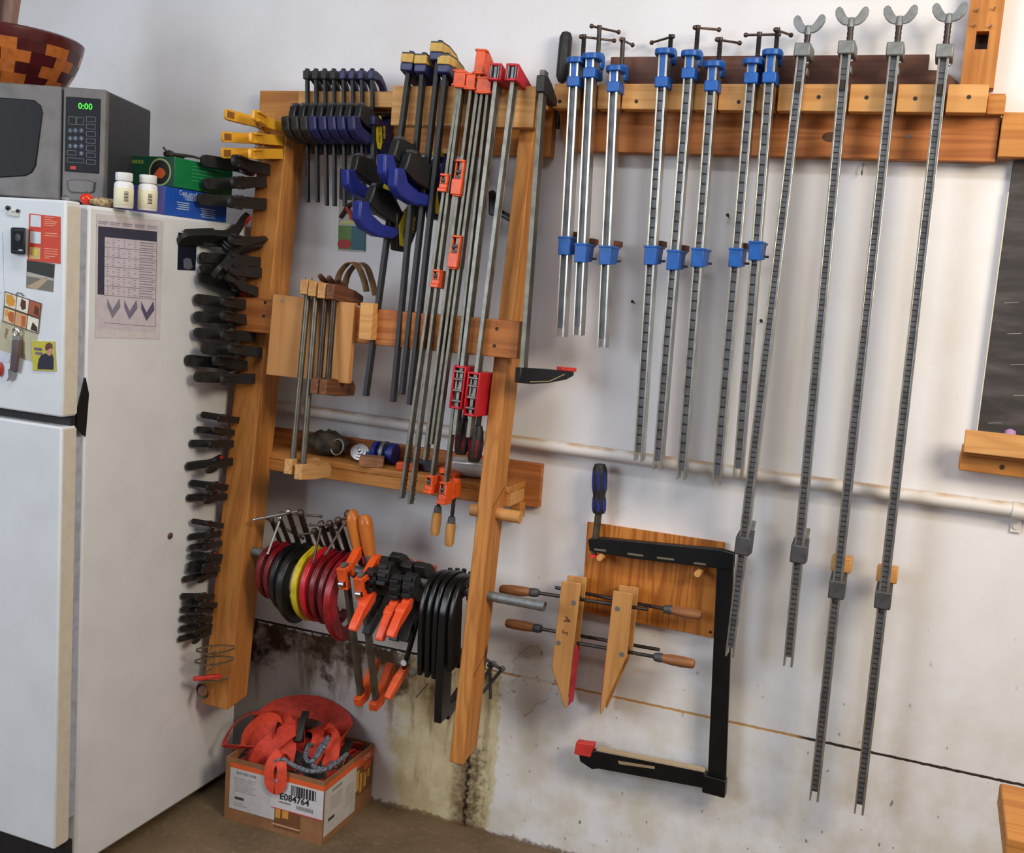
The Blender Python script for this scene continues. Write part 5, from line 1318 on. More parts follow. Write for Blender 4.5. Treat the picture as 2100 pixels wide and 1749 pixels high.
# ------------------------------------------------------------------ clamps hanging on the steel tube
def tubeX(px): 
    py = 1235 + (px-1000)*.137
    return W(px, py, dtb).x
def hangM(px, dy=0.0, rz=0.0, tilt=0.0):     # frame at the tube axis; x along the tube, y to the wall
    return Matrix.Translation(V((tubeX(px), -dtb, ztb))) @ Matrix.Rotation(rz, 4, 'Z') @ Matrix.Rotation(tilt, 4, 'X')
CPATH = [(.058,.020),(.03,.0305),(.0,.0275),(-.035,.016),(-.060,-.012),(-.067,-.05),(-.055,-.09),(-.025,-.122),(.01,-.132),(.045,-.122)]
def c_clamp(px, k, mt, label, tilt, screw_len, barlen, barang, bm, th=.017, rz=0.0, dz=0.0):
    k *= .92; Mx = hangM(px, rz=rz, tilt=tilt)
    t = thing('c_clamp', label, 'clamp', Mx, 'c clamps on the steel tube')
    z_off = .0138 + .006*k - .0275*k
    pts = spline([V((0, a*k, b*k + z_off)) for a, b in CPATH], 5)
    n = len(pts)
    mb = MB(); mb.sweep(pts, (1,0,0), th, [.021*k*(1+.6*math.exp(-((i/(n-1)-.55)/.3)**2)) for i in range(n)])
    f = part('frame', mb, mt, t, bevel=.0025, seg=2)
    mb = MB(); mb.sweep([p + (p - V((0,0,-.05*k))).normalized()*.0035*k for p in pts[4:-4]], (1,0,0), th*.4, .027*k); part('frame_rib', mb, mt, f, bevel=.001)
    e = pts[0]; lo = V((0, .05*k, e.z-.055*k)); screw_len *= 1.75; barlen *= 1.45; hi = V((0, .058*k-.9*screw_len*.55, e.z+screw_len*.84))
    ax = (hi-e).normalized()
    mb = MB(); mb.cyl(e-ax*.012*k, e+ax*.016*k, .0105*k, .0095*k, 14); part('screw_boss', mb, mt, f, bevel=.001)
    m = 24; a0 = e - ax*.06*k
    mb = MB(); mb.tube([a0+(hi-a0)*(i/m) for i in range(m+1)], [.0078*k if i % 2 else .0070*k for i in range(m)]+[.009*k], 9); sc = part('screw', mb, M['dark_steel'], t)
    mb = MB(); mb.cyl(a0-ax*.006, a0+ax*.002, .011*k, .009*k, 14); part('swivel_pad', mb, M['dark_cast'], sc)
    c = hi - ax*.006
    d = V((math.cos(barang[0])*math.cos(barang[1]), math.sin(barang[0])*math.cos(barang[1]), math.sin(barang[1])))
    a, b = c - d*barlen*barang[2], c + d*barlen*(1-barang[2])
    mb = MB(); mb.cyl(a, b, .0036, n=9); mb.ball(a, .005, 8); mb.ball(b, .005, 8); mb.ball(hi, .0095*k, 10); part('t_bar', mb, bm, sc)
    return t
br_, dk_ = M['steel'], plain('rusty bar', (96,80,72), .45, .6)
c_clamp(556, .92, M['dark_red'], 'dark red c clamp nearest the left post', .05, .062, .085, (.5,-.5,.2), dk_)
c_clamp(574, .97, M['dark_red'], 'dark red c clamp second along the tube with a bright T bar', .05, .070, .080, (-1.5,-.9,.1), br_)
c_clamp(591, 1.1, M['black_paint'], 'black c clamp third along the tube with a bright level T bar', .0, .085, .085, (3.6,-.25,.2), br_)
c_clamp(612, 1.27, M['black_paint'], 'thickest black c clamp on the tube, just left of the yellow one', .0, .085, .085, (.1,.05,.5), dk_, th=.021)
c_clamp(636, 1.2, M['c_yellow'], 'yellow c clamp on the steel tube', .1, .05, .075, (.3,.2,.4), dk_, th=.018)
c_clamp(654, 1.17, M['red_paint'], 'bright red c clamp just right of the yellow one', .05, .07, .085, (-1.3,-.85,.1), dk_)
c_clamp(673, 1.18, M['dark_red'], 'dark red c clamp between the bright red one and the largest', .05, .075, .08, (.2,.1,.5), dk_)
c_clamp(712, 1.42, plain('worn red enamel', (160,24,34), .36, var=.2), 'largest red c clamp beside the wooden handled orange clamps', .02, .10, .10, (-1.7,-.75,.1), dk_, th=.021)

c_clamp(692, 1.2, M['dark_red'], 'dark red c clamp just left of the largest one', .03, .085, .085, (2.6,-.5,.3), dk_)
# orange clamps with wooden handles
for i, (T, B, hd_, lb) in enumerate((((703,1180),(737,1436),((719,1046),(736,1125)),'left of the two orange clamps with varnished wooden handles'),((738,1200),(768,1446),((747,1056),(760,1140)),'right of the two orange clamps with varnished wooden handles'))):
    Tp = W(T[0], T[1]-14, .305); Bp = W(B[0], B[1], .215)
    Mx = fr_bar(Tp, Bp); L = (Tp-Bp).length; inv = Mx.inverted()
    t = thing('bar_clamp', lb, 'clamp', Mx, 'orange clamps with wooden handles')
    mb = MB(); mb.box(-.006,.006,0,.021,-L,.006); part('bar', mb, M['dull_steel'], t, bevel=.001)
    mb = MB(); mb.box(-.014,.014,-.012,.0,-.034,.004); mb.box(-.014,.014,.0215,.034,-.034,.004); mb.box(-.014,-.0062,0,.0215,-.012,.004); mb.box(.0062,.014,0,.0215,-.012,.004)
    mb.prism([(.034,-.016),(.034,.004),(.075,.022),(.10,.026),(.105,.008),(.08,-.004)], -.011, .011, 'x'); sj = part('sliding_head', mb, M['orange_paint'], t, bevel=.002)
    mb = MB(); mb.box(-.007,.007,-.003,.018,.0065,.011) ; part('bar_stop', mb, M['cast_grey'], sj)
    mb = MB(); mb.cyl((-.0075,-.013,-.04),(.0075,-.013,-.04),.0085,n=14); part('grip_disc', mb, M['steel'], sj)
    mb = MB(); mb.box(-.014,.014,-.012,.006,-.058,-.05); mb.box(.010,.014,-.012,.006,-.05,-.034); part('lower_loop', mb, M['orange_paint'], sj, bevel=.002)
    y0 = .09; ds = -(Mx @ V((0, y0, 0))).y
    h0 = inv @ W(hd_[0][0], hd_[0][1], ds); h1 = inv @ W(hd_[1][0], hd_[1][1]+8, ds)
    ax = (h0-h1).normalized(); HL = (h0-h1).length; base = V((0, .088, -.03))
    mb = MB(); mb.tube([base, base+(h1-base)*.5, h1], .0065, 10); sc = part('screw', mb, M['dark_steel'], t)
    up_ = V((1,0,0)); b_ = ax.cross(up_).normalized(); Rm = fr(h1, b_.cross(ax), b_, ax)
    mb = MB(); mb.lathe([(.001,0),(.0135,0),(.0145,.012),(.0165,.02),(.019,HL*.5),(.0205,HL*.78),(.0175,HL*.94),(.010,HL),(.001,HL+.001)], n=20, M=Rm); part('handle', mb, M['beech'], sc, label='varnished wooden handle')
    mb = MB(); mb.lathe([(.0105,-.012),(.0145,-.010),(.0155,.012),(.0150,.013)], n=18, M=Rm); part('ferrule', mb, M['dark_cast'], sc)
    mb = MB(); mb.prism([(-.012,-L-.012),(-.012,-L+.012),(.024,-L+.016),(.06,-L+.044),(.10,-L+.074),(.112,-L+.07),(.112,-L+.05),(.07,-L+.012),(.03,-L-.014)], -.012, .012, 'x'); ft = part('fixed_jaw', mb, M['orange_paint'], t, bevel=.0022)
# black plastic clamps with orange levers
def lever_clamp(px, dz, label, lever=True, arm=True, tilt=0.0, low=False):
    Mx = hangM(px, tilt=tilt) @ Matrix.Translation((0, 0, dz))
    t = thing('lever_clamp', label, 'clamp', Mx, 'black clamps with orange levers')
    w = .0165
    mb = MB(); mb.prism([(.085,-.028),(.06,.024),(.035,.040),(.004,.048),(-.012,.038),(.0,.016),(.0145,.004),(.0145,-.006),(.0,-.0145),(-.014,-.006),(-.022,.012),(-.044,.030),(-.062,.022),(-.070,-.004),(-.064,-.030),(-.036,-.050),(.0,-.060),(.05,-.058)], -w, w, 'x'); bd = part('body', mb, M['black_rubber'], t, bevel=.0025)
    mb = MB()
    for q in range(3): mb.box(-w*.8, w*.8, -.078+.001*q, -.060, -.034+.022*q, -.022+.022*q)
    part('ratchet_block', mb, M['black_plastic'], bd, bevel=.002)
    if arm:
        mb = MB(); mb.prism([(.03,-.05),(.0,-.055),(-.055,-.120),(-.075,-.150),(-.060,-.158),(-.035,-.140),(.05,-.075)], -w*.75, w*.75, 'x'); part('lower_arm', mb, M['black_plastic'], t, bevel=.002)
    if lever:
        mb = MB(); mb.prism([(-.040,-.034),(-.062,-.030),(-.092,-.056),(-.112,-.068),(-.150,-.108),(-.152,-.120),(-.140,-.124),(-.112,-.100),(-.088,-.088),(-.05,-.064)], -w*.72, w*.72, 'x'); lv = part('lever', mb, M['orange_plastic'], t, bevel=.003)
        mb = MB(); mb.prism([(-.085,-.046),(-.104,-.058),(-.106,-.068),(-.086,-.062)], -w*.86, w*.86, 'x'); part('thumb_rest', mb, M['orange_plastic'], lv, bevel=.002)
    mb = MB(); mb.box(-w*.7, w*.7, .055, .088, -.006, .024); part('jaw_tip', mb, M['orange_plastic'], bd, bevel=.004, label='orange jaw tip')
    return t
lever_clamp(782, .006, 'leftmost black clamp with a bright orange lever', True, True)
lever_clamp(806, .022, 'black clamp without visible lever between the orange levers', False, False, -.12)
lever_clamp(832, .004, 'middle black clamp with its orange lever tucked behind another', True, True, .1)
lever_clamp(858, .008, 'rightmost black clamp with a bright orange lever in front', True, True, -.02)
# slim black clamp with an orange foot pointing to the wall
Tp = W(862, 1240, .27); Bp = W(822, 1385, .235); Mx = fr_bar(Tp, Bp); L = (Tp-Bp).length
t = thing('slim_clamp', 'slim black bar clamp with a worn orange foot below the black clamps', 'clamp', Mx)
mb = MB(); mb.cyl((0,.01,0),(0,.01,-L+.02),.0075,n=12); part('bar', mb, M['black_paint'], t)
mb = MB(); mb.cyl((0,-.002,-L+.044),(0,-.006,-L+.044),.0085,n=14); part('bolt', mb, M['paper'], t, label='pale bolt head')
mb = MB(); mb.prism([(.028,-L+.03),(.028,-L-.004),(-.05,-L-.05),(-.062,-L-.042),(-.03,-L+.006)], -.011, .011, 'x'); part('foot', mb, M['orange_paint'], t, bevel=.004)
# deep black clamps like flat hooks
deep = [(893,.225,0,'leftmost deep black C clamp, one of the four shorter ones'),(908,.23,.003,'second of the deep black C clamps from the left'),(922,.232,.005,'third of the deep black C clamps from the left'),(936,.345,.0,'longest deep black C clamp reaching lowest beside the right post'),(953,.20,.003,'last deep black C clamp against the right post')]
for i, (px, ln, dz, lb) in enumerate(deep):
    Mx = hangM(px) @ Matrix.Translation((0,0,dz))
    t = thing('deep_clamp', lb, 'clamp', Mx, 'deep black clamps on the steel tube')
    k = 1.0
    pts = spline([V((0,.088,.0)), V((0,.06,.020)), V((0,.0,.0255)), V((0,-.036,.010)), V((0,-.052,-.026)), V((0,-.054,-.08)), V((0,-.048,-ln*.7)), V((0,-.040,-ln))], 6)
    n = len(pts)
    wk = .0135 if i != 3 else .021
    mb = MB(); mb.sweep(pts, (1,0,0), wk, [.022 + .040*min(1, max(0,(j/(n-1)-.35)/.3)) for j in range(n)]); fr_ = part('frame', mb, M['black_paint'], t, bevel=.004)
    mb = MB(); mb.sweep([V((0,-.02,-ln+.012)), V((0,.03,-ln+.022)), V((0,.07,-ln+.04))], (1,0,0), wk*.95, [.05,.032,.024]); part('lower_arm', mb, M['black_paint'], t, bevel=.003)
    mb = MB(); mb.sweep([p+V((.0058,0,0))+(p-V((0,0,-.1))).normalized()*.008 for p in pts[2:24]], (1,0,0), .0016, .0025); part('edge_bead', mb, M['dark_steel'], fr_)
    mb = MB(); mb.tube([V((0,.085,.03)), V((0,.083,-.05))], .0065, 9); part('screw', mb, M['dark_steel'], t)
# loose bolts on a wall hook behind the post
q0 = W(1000, 1352, .05)
bolts = [((990,1348),(1028,1372),.05,'lower end of a grey bolt fan: upper bolt beside the right post'),((1030,1372),(990,1420),.055,'long grey bolt slanting down left beside the right post'),((1005,1366),(1006,1432),.045,'dark grey bolt hanging straight down beside the right post'),((1012,1362),(985,1400),.062,'thin bright bolt crossing behind the right post')]
for (a, b, d_, lb) in bolts:
    A_, B_ = W(a[0], a[1], d_), W(b[0], b[1], d_-.01)
    t = thing('long_bolt', lb.replace('lower end of a grey bolt fan: ', 'dark '), 'bolt', Matrix.Translation(A_), 'loose bolts hung beside the right post')
    ax = (B_-A_).normalized()
    mb = MB(); mb.cyl(A_, B_, .0048, n=10); part('shank', mb, M['dark_cast'], t, True)
    mb = MB(); mb.cyl(A_-ax*.006, A_+ax*.001, .0085, n=6); part('head', mb, M['cast_grey'], t, True)
q = W(853, 1430, .02); mb = MB(); mb.cyl(W(878,1402,.02), q, .0022, n=8); mb.ball(W(878,1402,.02), .003, 8); solo('wire_nail', mb, M['cast_grey'], 'thin steel nail leaning on the wall left of the longest deep clamp', 'nail')
q = W(845, 1378, .01); mb = MB(); mb.cyl(q+V((0,.009,0)), q+V((0,-.004,0)), .009, n=16); solo('wall_button', mb, mat((160,166,176)), 'grey round button on the wall behind the slim black clamp', 'button')

# ------------------------------------------------------------------ fir board with pegs and the deep black bar clamp
fb = thing('peg_board', 'varnished fir board with two pegs on the wall behind the black bar clamp', 'board', W(1330, 1190, .009))
q = [(1205,1069),(1488,1112),(1462,1308),(1196,1262)]
mb = MB(); cardquad(mb, [(1205,1069),(1488,1112),(1463,1308),(1192,1254)], .0005, .019); part('board', mb, M['fir_z'], fb, True, bevel=.0012)
for (px, py, ex, ey) in ((1243,1134,1230,1146),(1440,1166,1429,1184)):
    a = W(px, py, .019); b = W(ex, ey, .075)
    mb = MB(); mb.cyl(a+V((0,.012,0)), a+V((0,-.062,-.001)), .0085, n=16); part('peg', mb, M['pine_pale_z'], fb, True, bevel=.001)
q = W(1457, 1296, .019); mb = MB(); mb.cyl(q+V((0,-.0008,0)), q+V((0,.001,0)), .004); part('screw', mb, M['screw_dark'], fb, True)
D0 = .050
A0 = W(1487, 1155, D0); A1 = W(1470, 1600, D0)
Mx = fr_bar(A0, A1); L = (A0-A1).length; inv = Mx.inverted()
g = thing('deep_bar_clamp', 'large black deep bar clamp with blue and black handle hanging on the pegs', 'clamp', Mx)
def gp(px, py): q = inv @ W(px, py, D0); return q.x, q.z
bt = plain('black clamp steel', (14,14,16), .38, .2, var=.3, scale=14)
mb = MB(); mb.prism([gp(1471,1150),gp(1505,1152),gp(1489,1597),gp(1452,1590)], -.005, .006, 'y'); part('bar', mb, bt, g, bevel=.0015)
mb = MB(); mb.prism([gp(1209,1104),gp(1232,1102),gp(1480,1126),gp(1506,1134),gp(1505,1165),gp(1462,1162),gp(1300,1143),gp(1212,1128)], -.014, -.0055, 'y'); mb.prism([gp(1209,1104),gp(1232,1102),gp(1480,1126),gp(1506,1134),gp(1505,1165),gp(1462,1162),gp(1300,1143),gp(1212,1128)], .0065, .014, 'y'); mb.prism([gp(1209,1104),gp(1232,1102),gp(1470,1124),gp(1470,1136),gp(1212,1113)], -.0055, .0065, 'y'); ua = part('upper_arm', mb, bt, g, bevel=.0012)
mb = MB()
for (x0,y0,x1,y1) in ((1222,1122,1246,1125),(1290,1131,1322,1135),(1350,1139,1385,1143),(1425,1150,1450,1153)): mb.prism([gp(x0,y0),gp(x1,y1),gp(x1,y1+4),gp(x0,y0+4)], -.0148, -.0142, 'y')
part('worn_patch', mb, mat((110,100,84)), ua)
mb = MB(); mb.prism([gp(1190,1546),gp(1204,1540),gp(1225,1536),gp(1440,1578),gp(1452,1585),gp(1452,1614),gp(1230,1573),gp(1216,1574),gp(1192,1558)], -.012, .012, 'y'); la_ = part('lower_arm', mb, bt, g, bevel=.002)
mb = MB(); mb.prism([gp(1444,1584),gp(1490,1597),gp(1488,1632),gp(1442,1620)], -.016, .014, 'y'); part('corner_block', mb, bt, la_, bevel=.002)
mb = MB(); mb.prism([gp(1270,1556),gp(1345,1568),gp(1345,1573),gp(1272,1563)], -.0128, -.0121, 'y'); part('worn_patch', mb, mat((150,130,100)), la_)
mb = MB(); mb.prism([gp(1226,1533),gp(1446,1577),gp(1447,1580),gp(1225,1536)], -.0125, .012, 'y'); part('dust', mb, mat((176,156,126)), la_, label='sawdust along the arm')
mb = MB(); mb.prism([gp(1184,1518),gp(1221,1523),gp(1214,1550),gp(1180,1543)], -.014, .012, 'y'); part('red_cap', mb, M['red_pad'], g, bevel=.003, label='red rubber cap')
sx_, sz0 = gp(1221, 1105); hx, hz0 = gp(1228, 1052); _, hz1 = gp(1229, 950); px0, pz0 = gp(1218, 1138)
mb = MB(); mb.cyl((px0,0,pz0+.004),(sx_+.002,0,sz0),.0075,n=14); mb.cyl((sx_,0,sz0-.002),(hx,0,hz0+.006),.0095,n=14); sp = part('spindle', mb, M['dull_steel'], g)
mb = MB(); mb.lathe([(.001,0),(.014,0),(.0135,.004),(.009,.008),(.001,.009)], c=(px0,0,pz0-.006), n=18); part('swivel_pad', mb, M['red_pad'], sp)
HL = hz1-hz0
mb = MB(); mb.lathe([(.001,0),(.0155,.0),(.0175,.006),(.018,HL*.28),(.0165,HL*.36),(.0185,HL*.44),(.0195,HL*.7),(.0185,HL*.9),(.014,HL*.985),(.001,HL)], c=(hx,0,hz0), n=22); hd = part('handle', mb, M['black_rubber'], g)
mb = MB()
for a in range(7):
    th = 2*PI*a/7+.4; c_, s_ = math.cos(th), math.sin(th)
    for (u0,u1,rr) in ((.04,.30,.0178),(.46,.86,.0192)):
        mb.sweep([V((hx+c_*rr*(1 if u in(.5,) else .985), s_*rr*.985, hz0+HL*(u0+(u1-u0)*u))) for u in (0,.25,.5,.75,1)], (-s_,c_,0), [.003,.008,.009,.008,.003], .002)
part('grip_inlay', mb, M['dark_blue'], hd, label='blue grip inlay')

# ------------------------------------------------------------------ wooden hand screws
def jaw_poly(left):
    return None
def handscrew(d0, d1, dx, dy, name_lb, spind, letters, red):
    org = W(1200+dx, 1200+dy, d1)
    t = thing('hand_screw', name_lb, 'clamp', Matrix.Translation(org), 'wooden hand screw clamps')
    def jaw(q, nm):
        mb = MB(); cardquad(mb, [(x+dx, y+dy) for x, y in q], d0, d1)
        return part(nm, mb, M['maple_z'], t, True, bevel=.0025)
    LJ = [(1152,1191),(1192,1196),(1176,1335),(1163,1452),(1157,1450),(1131,1366)]
    RJ = [(1258,1211),(1298,1217),(1286,1345),(1233,1464),(1230,1464),(1243,1340)]
    lj = jaw(LJ, 'jaw'); rj = jaw(RJ, 'jaw')
    if red:
        mb = MB(); off = .0006
        a, b, c = [W(x+dx, y+dy, d1) for x, y in ((1179,1322),(1176,1340),(1164,1449))]
        qs = [W(1178+dx,1328+dy,d1-.001), W(1164+dx,1447+dy,d1-.001)]
        mb.v = [p+V((off,0,0)) for p in qs] + [p+V((off, d1-d0-.004, 0)) for p in qs[::-1]] + [p+V((off+.001,0,0)) for p in qs] + [p+V((off+.001, d1-d0-.004, 0)) for p in qs[::-1]]
        mb.f = [(0,1,2,3),(4,5,6,7),(0,1,5,4),(1,2,6,5),(2,3,7,6),(3,0,4,7)]
        part('red_face', mb, M['pink_red'], lj, True, label='red stained inner face')
        qs = [W(1242.5+dx,1345+dy,d1-.001), W(1231+dx,1460+dy,d1-.001)]
        mb = MB(); mb.v = [p-V((off,0,0)) for p in qs] + [p+V((-off, d1-d0-.004, 0)) for p in qs[::-1]] + [p-V((off+.001,0,0)) for p in qs] + [p+V((-off-.001, d1-d0-.004, 0)) for p in qs[::-1]]
        mb.f = [(0,1,2,3),(4,5,6,7),(0,1,5,4),(1,2,6,5),(2,3,7,6),(3,0,4,7)]
        part('red_face', mb, M['pink_red'], rj, True, label='red stained inner face')
    for jw, pts in ((lj, ((1176,1236),(1145,1318))), (rj, ((1266,1248),(1275,1342)))):
        for (x, y) in pts:
            q = W(x+dx, y+dy, d1); mb = MB(); mb.cyl(q+V((0,-.0008,0)), q+V((0,.002,0)), .0068, n=18); part('pin', mb, M['cast_grey'], jw, True)
    dm_ = (d0+d1)/2
    for (hs, he, rod_end) in spind:
        a = W(hs[0], hs[1], dm_); b = W(he[0], he[1], dm_); c = W(rod_end[0], rod_end[1], dm_)
        ax = (b-a).normalized(); HL = (b-a).length
        b_ = ax.cross(V((0,1,0))).normalized(); Rm = fr(a, b_.cross(ax), b_, ax)
        mb = MB(); m = 40; mb.tube([b-ax*.004+(c-b)*(k/m) for k in range(m+1)], [.0052 if k % 2 else .0047 for k in range(m+1)], 8); sp = part('spindle', mb, M['dark_steel'], t, True)
        Ri = WM[t.name].inverted() @ Rm
        mb = MB(); mb.lathe([(.001,0),(.009,.001),(.0125,.006),(.0145,HL*.3),(.014,HL*.55),(.0115,HL*.75),(.0105,HL*.78),(.001,HL*.79)], n=18, M=Ri); part('handle', mb, wood('turned handle', (164,110,70),(120,76,44),'x',ring=26,knots=False,rough=.45) if 'turned handle' not in bpy.data.materials else bpy.data.materials['turned handle'], sp)
        mb = MB(); mb.lathe([(.0102,HL*.76),(.0118,HL*.78),(.0125,HL*.86),(.0105,HL*.97),(.0065,HL)], n=16, M=Ri); part('ferrule', mb, M['dark_cast'], sp)
    if letters:
        for ch, x, y, s_ in (('A', 1163, 1271, .026), ('S', 1158, 1297, .024)):
            q = W(x, y, d1+.0004); part('letter', text_mb(ch, s_, Matrix.Translation(q) @ Matrix.Rotation(PI/2, 4, 'X') @ Matrix.Rotation(-1.9, 4, 'Z') @ Matrix.Diagonal((1,1,1,1)), .0002), M['dark_wood'], lj, True)
    return t
handscrew(.092, .142, 0, 0, 'front wooden hand screw clamp, its left jaw marked A S with red inner faces', [((1025,1208),(1106,1216),(1332,1250)), ((1425,1362),(1340,1346),(1180,1318))], True, True)
handscrew(.030, .078, 12, -12, 'rear wooden hand screw clamp hidden behind the marked one', [((1037,1277),(1112,1290),(1356,1333)), ((1440,1262),(1360,1248),(1136,1204))], False, False)

# ------------------------------------------------------------------ cardboard box of straps on the floor
FL = WZ(459, 1676, 0); FRc = WZ(659, 1733, 0); BR = WZ(770, 1646, 0)
ex = (FRc-FL); wbx = ex.length; ex.normalize(); ey = V((-ex.y, ex.x, 0)); dbx = (BR-FRc).dot(ey)
zc = (FRc-CAM).dot(fwd); HB2 = 137*zc/FPX
Mx = fr(FL, ex, ey, V((0,0,1)))
bx_ = thing('carton', 'open cardboard carton full of orange straps on the floor below the rack', 'box', Mx)
cardm = plain('cardboard', (150,104,66), .75, var=.12, scale=14)
th = .004
mb = MB(); mb.box(0, wbx, 0, th, .0, HB2); fw_ = part('front_wall', mb, cardm, bx_)
mb = MB(); mb.box(wbx-th, wbx, th, dbx-th, 0, HB2); sw_ = part('side_wall', mb, cardm, bx_)
mb = MB(); mb.box(0, th, th, dbx-th, 0, HB2); part('side_wall', mb, cardm, bx_)
mb = MB(); mb.box(0, wbx, dbx-th, dbx, 0, HB2); part('back_wall', mb, cardm, bx_)
mb = MB(); mb.box(th, wbx-th, th, dbx-th, .0, .004); part('bottom', mb, cardm, bx_)
def onface(par, side, rects, c, off, name, label=None, polys=None):
    mb = MB()
    for (u0, v0, u1, v1) in rects:
        if side: mb.box(wbx+off, wbx+off+.0004, u0*dbx, u1*dbx, v0*HB2, v1*HB2)
        else: mb.box(u0*wbx, u1*wbx, -off-.0004, -off, v0*HB2, v1*HB2)
    return part(name, mb, mat(c) if isinstance(c, tuple) else c, par, label=label)
onface(fw_, 0, [(.05,.845,1,.93)], (222,92,40), .0003, 'orange_band', 'orange printed band')
lb1 = onface(fw_, 0, [(.05,.19,.52,.85)], (196,192,192), .0004, 'paper_label', 'white paper label')
onface(fw_, 0, [(.52,.08,.78,.42)], (116,72,40), .0004, 'picture', 'brown food picture'); onface(fw_, 0, [(.53,.24,.58,.42),(.60,.26,.66,.42)], (206,146,60), .0008, 'chips', 'golden chips in the picture')
lb2 = onface(fw_, 0, [(.48,.40,1.0,.85)], (206,202,204), .0010, 'shipping_label', 'white shipping label'); onface(fw_, 0, [(.48,.385,1.0,.40)], (216,70,84), .0010, 'red_edge', 'red label edge')
bars_ = []; x = .68; rnd = random.Random(2)
while x < .93: w_ = rnd.choice((.008,.014,.02)); bars_.append((x, .66, x+w_, .82)); x += w_ + rnd.choice((.006,.010))
onface(lb2, 0, bars_, (40,38,40), .0016, 'barcode')
bars_ = [(.74+.012*i, .46, .746+.012*i, .52) for i in range(14)]
onface(lb2, 0, bars_, (110,106,108), .0016, 'small_barcode')
part('printed_number', text_mb('E084764', .0275, Matrix.Translation((.715*wbx, -.0018, .60*HB2)) @ Matrix.Rotation(PI/2, 4, 'X'), .0002, .0006), M['black_ink'], lb2)
onface(lb2, 0, [(.56,.50,.68,.52)], (120,116,118), .0016, 'printing')
onface(lb1, 0, [(.12+.016*i, .77, .126+.016*i, .81) for i in range(13)], (96,92,96), .0010, 'barcode')
onface(lb1, 0, [(.10,.70-.035*i,.32-.02*(i%3),.712-.035*i) for i in range(7)] + [(.10,.26,.24,.275),(.10,.30,.2,.31)], (160,156,158), .0010, 'printing'); onface(lb1, 0, [(.11,.36,.20,.40)], (60,58,60), .0010, 'stamp')
onface(fw_, 0, [(.50,.12,.78,.145)], (196,150,120), .0006, 'tape_strip')
onface(sw_, 1, [(0,.85,.30,.93),(.30,.80,1,.93)], (222,92,40), .0003, 'orange_band', 'orange printed band'); onface(sw_, 1, [(.62,.30,1,.93)], (126,80,46), .0004, 'picture', 'brown food picture'); onface(sw_, 1, [(.62,.78,1,.93),(.80,.66,.95,.80)], (226,96,40), .0006, 'orange_panel', 'orange printed panel')
onface(sw_, 1, [(.64,.4,.70,.74),(.72,.34,.77,.66),(.80,.38,.86,.62),(.88,.5,.93,.64)], (212,158,70), .0007, 'chips', 'golden chips in the picture')
part('lettering', text_mb('CW', .022, Matrix.Translation((wbx+.0012, .86*dbx, .86*HB2)) @ Matrix.Rotation(PI/2, 4, 'Z') @ Matrix.Rotation(PI/2, 4, 'X'), .0002), M['paper'], sw_)
lb3 = onface(sw_, 1, [(.02,.10,.64,.84)], (196,192,188), .0008, 'paper_label', 'white paper label')
onface(lb3, 1, [(.16+.012*i,.74,.165+.012*i,.79) for i in range(16)] , (130,126,128), .0014, 'barcode'); onface(lb3, 1, [(.12,.66-.04*i,.36,.672-.04*i) for i in range(6)] + [(.42,.62-.04*i,.58,.632-.04*i) for i in range(9)], (156,152,152), .0014, 'printing'); onface(lb3, 1, [(.10,.30,.22,.35)], (64,62,64), .0014, 'stamp')
